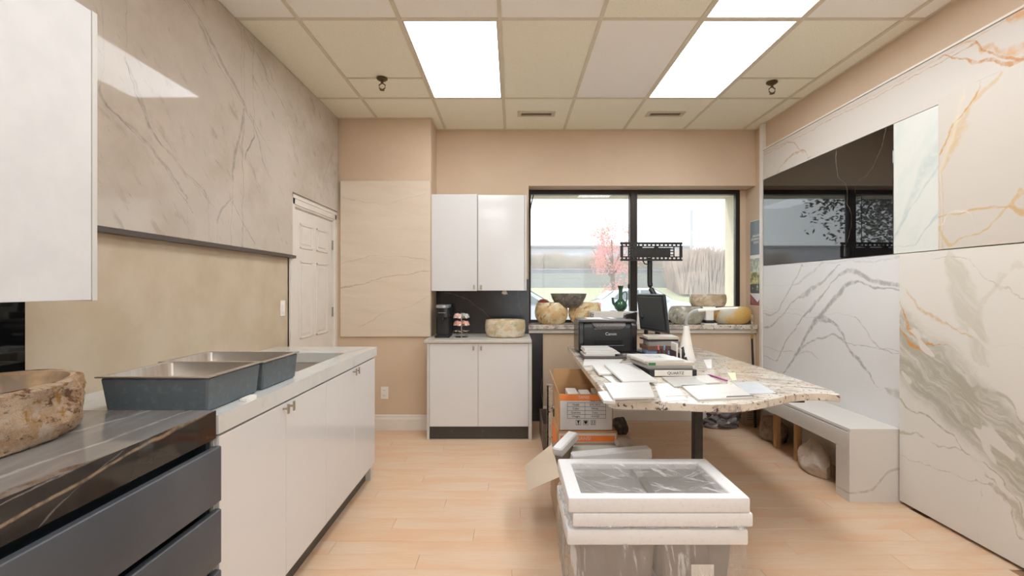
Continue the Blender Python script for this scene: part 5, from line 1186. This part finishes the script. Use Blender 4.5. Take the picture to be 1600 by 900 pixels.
def foliage(ctr, rad, n, size, seed, fn=None):
    """n small leaf cards in clumps filling an uneven crown"""
    rnd = random.Random(seed); vs, fs = [], []
    clumps = []
    for _ in range(max(6, n//90)):
        while True:
            p = Vector((rnd.uniform(-1, 1), rnd.uniform(-1, 1), rnd.uniform(-1, 1)))
            if .25 < p.length < 1: break
        clumps.append(p)
    for i in range(n):
        k = rnd.choice(clumps); p = k+Vector((rnd.gauss(0, .13), rnd.gauss(0, .13), rnd.gauss(0, .11)))
        p = Vector((p.x*rad[0], p.y*rad[1], p.z*rad[2]))+Vector(ctr)
        u = Vector((rnd.gauss(0, 1), rnd.gauss(0, 1), rnd.gauss(0, .6))).normalized(); w_ = u.cross(Vector((rnd.gauss(0, 1), rnd.gauss(0, 1), rnd.gauss(0, 1)))).normalized()
        s = size*rnd.uniform(.6, 1.3); b0 = len(vs)
        vs += [p-u*s, p+w_*s*.45, p+u*s, p-w_*s*.45]; fs.append((b0, b0+1, b0+2, b0+3))
    me = bpy.data.meshes.new('leaves'); me.from_pydata([tuple(v) for v in vs], [], fs); me.update(); return me
def leafm(name, a, b2):
    m, t, b = nt(name); b.inputs['Roughness'].default_value = .7
    n = noise(t, coords(t), 1.3, 3); col = mixc(t, ramp(t, n.outputs[0], .35, .65), a, b2)
    lk(t, col, b.inputs['Base Color'])
    tl = nd(t, 'ShaderNodeBsdfTranslucent'); lk(t, col, tl.inputs[0]); mx_ = nd(t, 'ShaderNodeMixShader'); mx_.inputs[0].default_value = .35
    lk(t, b.outputs[0], mx_.inputs[1]); lk(t, tl.outputs[0], mx_.inputs[2]); lk(t, mx_.outputs[0], t.nodes['Material Output'].inputs[0]); return m
m_bark = pm('bark', c(120, 104, 92), .9)
def tree(ctr, rad, n, size, seed, mat, label, gz, group='trees outside', trunk=.12):
    t_ = thing('tree', label, 'tree', (ctr[0], ctr[1], gz), group=group)
    mb2 = MB(); mb2.tube([(ctr[0], ctr[1], gz), (ctr[0]+.1, ctr[1], (gz+ctr[2])/2), (ctr[0], ctr[1], ctr[2]+rad[2]*.5)], [trunk, trunk*.8, trunk*.25], 10)
    rnd = random.Random(seed)
    for k in range(9):
        a = rnd.uniform(0, 6.28); z = ctr[2]-rad[2]*rnd.uniform(.1, .7); r = rnd.uniform(.5, .9)
        mb2.tube([(ctr[0], ctr[1], z), (ctr[0]+math.cos(a)*rad[0]*r*.5, ctr[1]+math.sin(a)*rad[1]*r*.5, z+rad[2]*.35), (ctr[0]+math.cos(a)*rad[0]*r, ctr[1]+math.sin(a)*rad[1]*r, z+rad[2]*.8)], [trunk*.35, trunk*.22, trunk*.08], 6)
    part('trunk', mb2, m_bark, t_)
    me = foliage(ctr, rad, n, size, seed); me.materials.append(mat)
    part('leaves', me, None, t_, kind='stuff')
tree((4.85, 23.5, 2.85), (1.3, 1.2, 1.75), 4200, .055, 3, leafm('pink autumn leaves', c(226, 158, 162), c(230, 176, 160)), 'small pink-leaved autumn tree beyond the cars', GZ)
tree((-4.9, 10.8, 4.1), (2.8, 2.4, 2.0), 24000, .06, 5, leafm('dark green leaves', c(44, 54, 36), c(62, 66, 44)), 'dark leafy tree outside, seen only mirrored in the black slab', GZ)
def brush(x0, x1, y, z0, h, n, seed, mat, label):
    rnd = random.Random(seed); vs, fs = [], []
    for i in range(n):
        x = rnd.uniform(x0, x1); yy = y+rnd.uniform(-1.2, 1.2); hh = h*rnd.uniform(.3, 1)**.6*(.92+.05*math.sin(x*.7)+.03*math.sin(x*2.3)); l = rnd.uniform(-.6, .6); w_ = .015+rnd.random()*.03
        b0 = len(vs); vs += [(x-w_, yy, z0), (x+w_, yy, z0), (x+l+w_*.3, yy, z0+hh), (x+l-w_*.3, yy, z0+hh)]; fs.append((b0, b0+1, b0+2, b0+3))
    me = bpy.data.meshes.new('brush'); me.from_pydata(vs, [], fs); me.materials.append(mat)
    o = bpy.data.objects.new('brush', me); COL.objects.link(o); MW[o.name] = Matrix.Identity(4); tag(o, label, 'brush', kind='stuff')
brush(-16, 14, 37, 1.4, 2.85, 14000, 2, leafm('dry brown brush', c(186, 172, 156), c(166, 152, 138)), 'dry brown brush growing behind the boundary wall')
brush(9.6, 32, 28.5, 1.0, 2.9, 20000, 4, leafm('pinkish dry brush', c(206, 186, 172), c(180, 164, 152)), 'pinkish dry brush on the bank at the right of the window view')
pol = solo('light_pole', MB().cyl((14.9, 40, 1.4), (14.9, 40, 7.8), .12, 10), pm('grey pole', c(186, 190, 198), .6), 'tall grey pole rising beyond the brush in the right pane', 'pole')

# cars
m_car = pm('white car paint', c(200, 204, 210), .12, coat=.8); m_glassc = pm('dark car glass', c(90, 104, 108), .06); m_tyre = pm('tyre', c(40, 40, 42), .8); m_rim = pm('wheel rim', c(180, 182, 186), .3, metal=.8); m_red = pm('red lamp', c(216, 70, 80), .2)
def car(loc, rz, label, flip=1):
    cr = thing('car', label, 'car', loc, rz, group='white cars parked outside')
    W = .88
    prof_ = [(-2.15, .30), (-2.2, .62), (-2.12, .92), (-1.75, 1.02), (-1.25, 1.36), (-.6, 1.47), (.2, 1.46), (.95, 1.02), (1.75, .88), (2.12, .68), (2.18, .32)]
    b_ = MB(); n = len(prof_)
    rings = []
    for s_, inset in ((-1, 0), (-.94, None), (.94, None), (1, 0)):
        ring = []
        for (x, z) in prof_:
            hw = W*(1-.16*max(0, (z-.9)/.56))
            yv = s_*hw if abs(s_) == 1 else s_*hw
            ring.append(b_.bm.verts.new((x*(1 if abs(s_) < 1 else .985), yv, z+(0 if abs(s_) < 1 else (-.02 if z > .5 else .02)))))
        rings.append(ring)
    for a, b2 in zip(rings, rings[1:]):
        for i in range(n): b_.bm.faces.new((a[i], a[(i+1) % n], b2[(i+1) % n], b2[i]))
    b_.bm.faces.new(rings[0]); b_.bm.faces.new(rings[-1])
    part('body', b_, m_car, cr, local=True)
    def hw(z): return W*(1-.16*max(0, (z-.9)/.56))
    for s_ in (-1, 1):
        for pts in ([(-1.35, 1.06), (-1.08, 1.32), (-.55, 1.40), (-.35, 1.40), (-.35, 1.04)], [(-.28, 1.04), (-.28, 1.40), (.18, 1.39), (.72, 1.05)]):
            g = MB(); lo = [g.bm.verts.new((x, s_*(hw(z)-.004), z)) for x, z in pts]; hi = [g.bm.verts.new((x, s_*(hw(z)+.012), z)) for x, z in pts]
            g.bm.faces.new(lo); g.bm.faces.new(hi)
            for i in range(len(pts)): g.bm.faces.new((lo[i], lo[(i+1) % len(pts)], hi[(i+1) % len(pts)], hi[i]))
            part('side_window', g, m_glassc, cr, local=True)
        part('mirror', MB().box(.62, .76, s_*(W-.02), s_*(W+.12), 1.0, 1.12, .02) if s_ > 0 else MB().box(.62, .76, -(W+.12), -(W-.02), 1.0, 1.12, .02), m_car, cr, local=True)
        part('tail_lamp', MB().box(-2.17, -1.80, min(s_*.70, s_*(W+.008)), max(s_*.70, s_*(W+.008)), .78, .92, .02), m_red, cr, local=True)
        for x in (-1.35, 1.32):
            wv = part('wheel', MB().lathe([(.20, -.1), (.31, -.1), (.325, -.06), (.325, .06), (.31, .1), (.20, .1)], (0, 0, 0), 24, M=T(x, s_*(W-.09), .325) @ Matrix.Rotation(math.pi/2, 4, 'X')), m_tyre, cr, local=True)
            part('hub', MB().lathe([(.005, -.105), (.05, -.11), (.20, -.10), (.20, .10), (.05, .11), (.005, .105)], (0, 0, 0), 20, M=T(x, s_*(W-.09), .325) @ Matrix.Rotation(math.pi/2, 4, 'X')), m_rim, wv, local=True)
    for pts in ([(.25, 1.462), (.93, 1.045)], [(-1.28, 1.365), (-1.72, 1.05)]):
        (xa, za), (xb, zb) = pts; sg = 1 if xb > 0 else -1; w0, w1 = hw(za)-.12, hw(zb)-.10
        part('windscreen', MB().hexa([(xa, -w0, za-.02), (xa, w0, za-.02), (xb, w1, zb-.02), (xb, -w1, zb-.02)], [(xa+sg*.01, -w0, za+.012), (xa+sg*.01, w0, za+.012), (xb+sg*.012, w1, zb+.012), (xb+sg*.012, -w1, zb+.012)], .003), m_glassc, cr, local=True)
    return cr
car((5.15, 19.0, GZ), 0, 'white car parked outside with a red tail lamp, behind the green jug')
car((.15, 13.6, GZ), 0.0, 'white car outside cut by the left edge of the window')
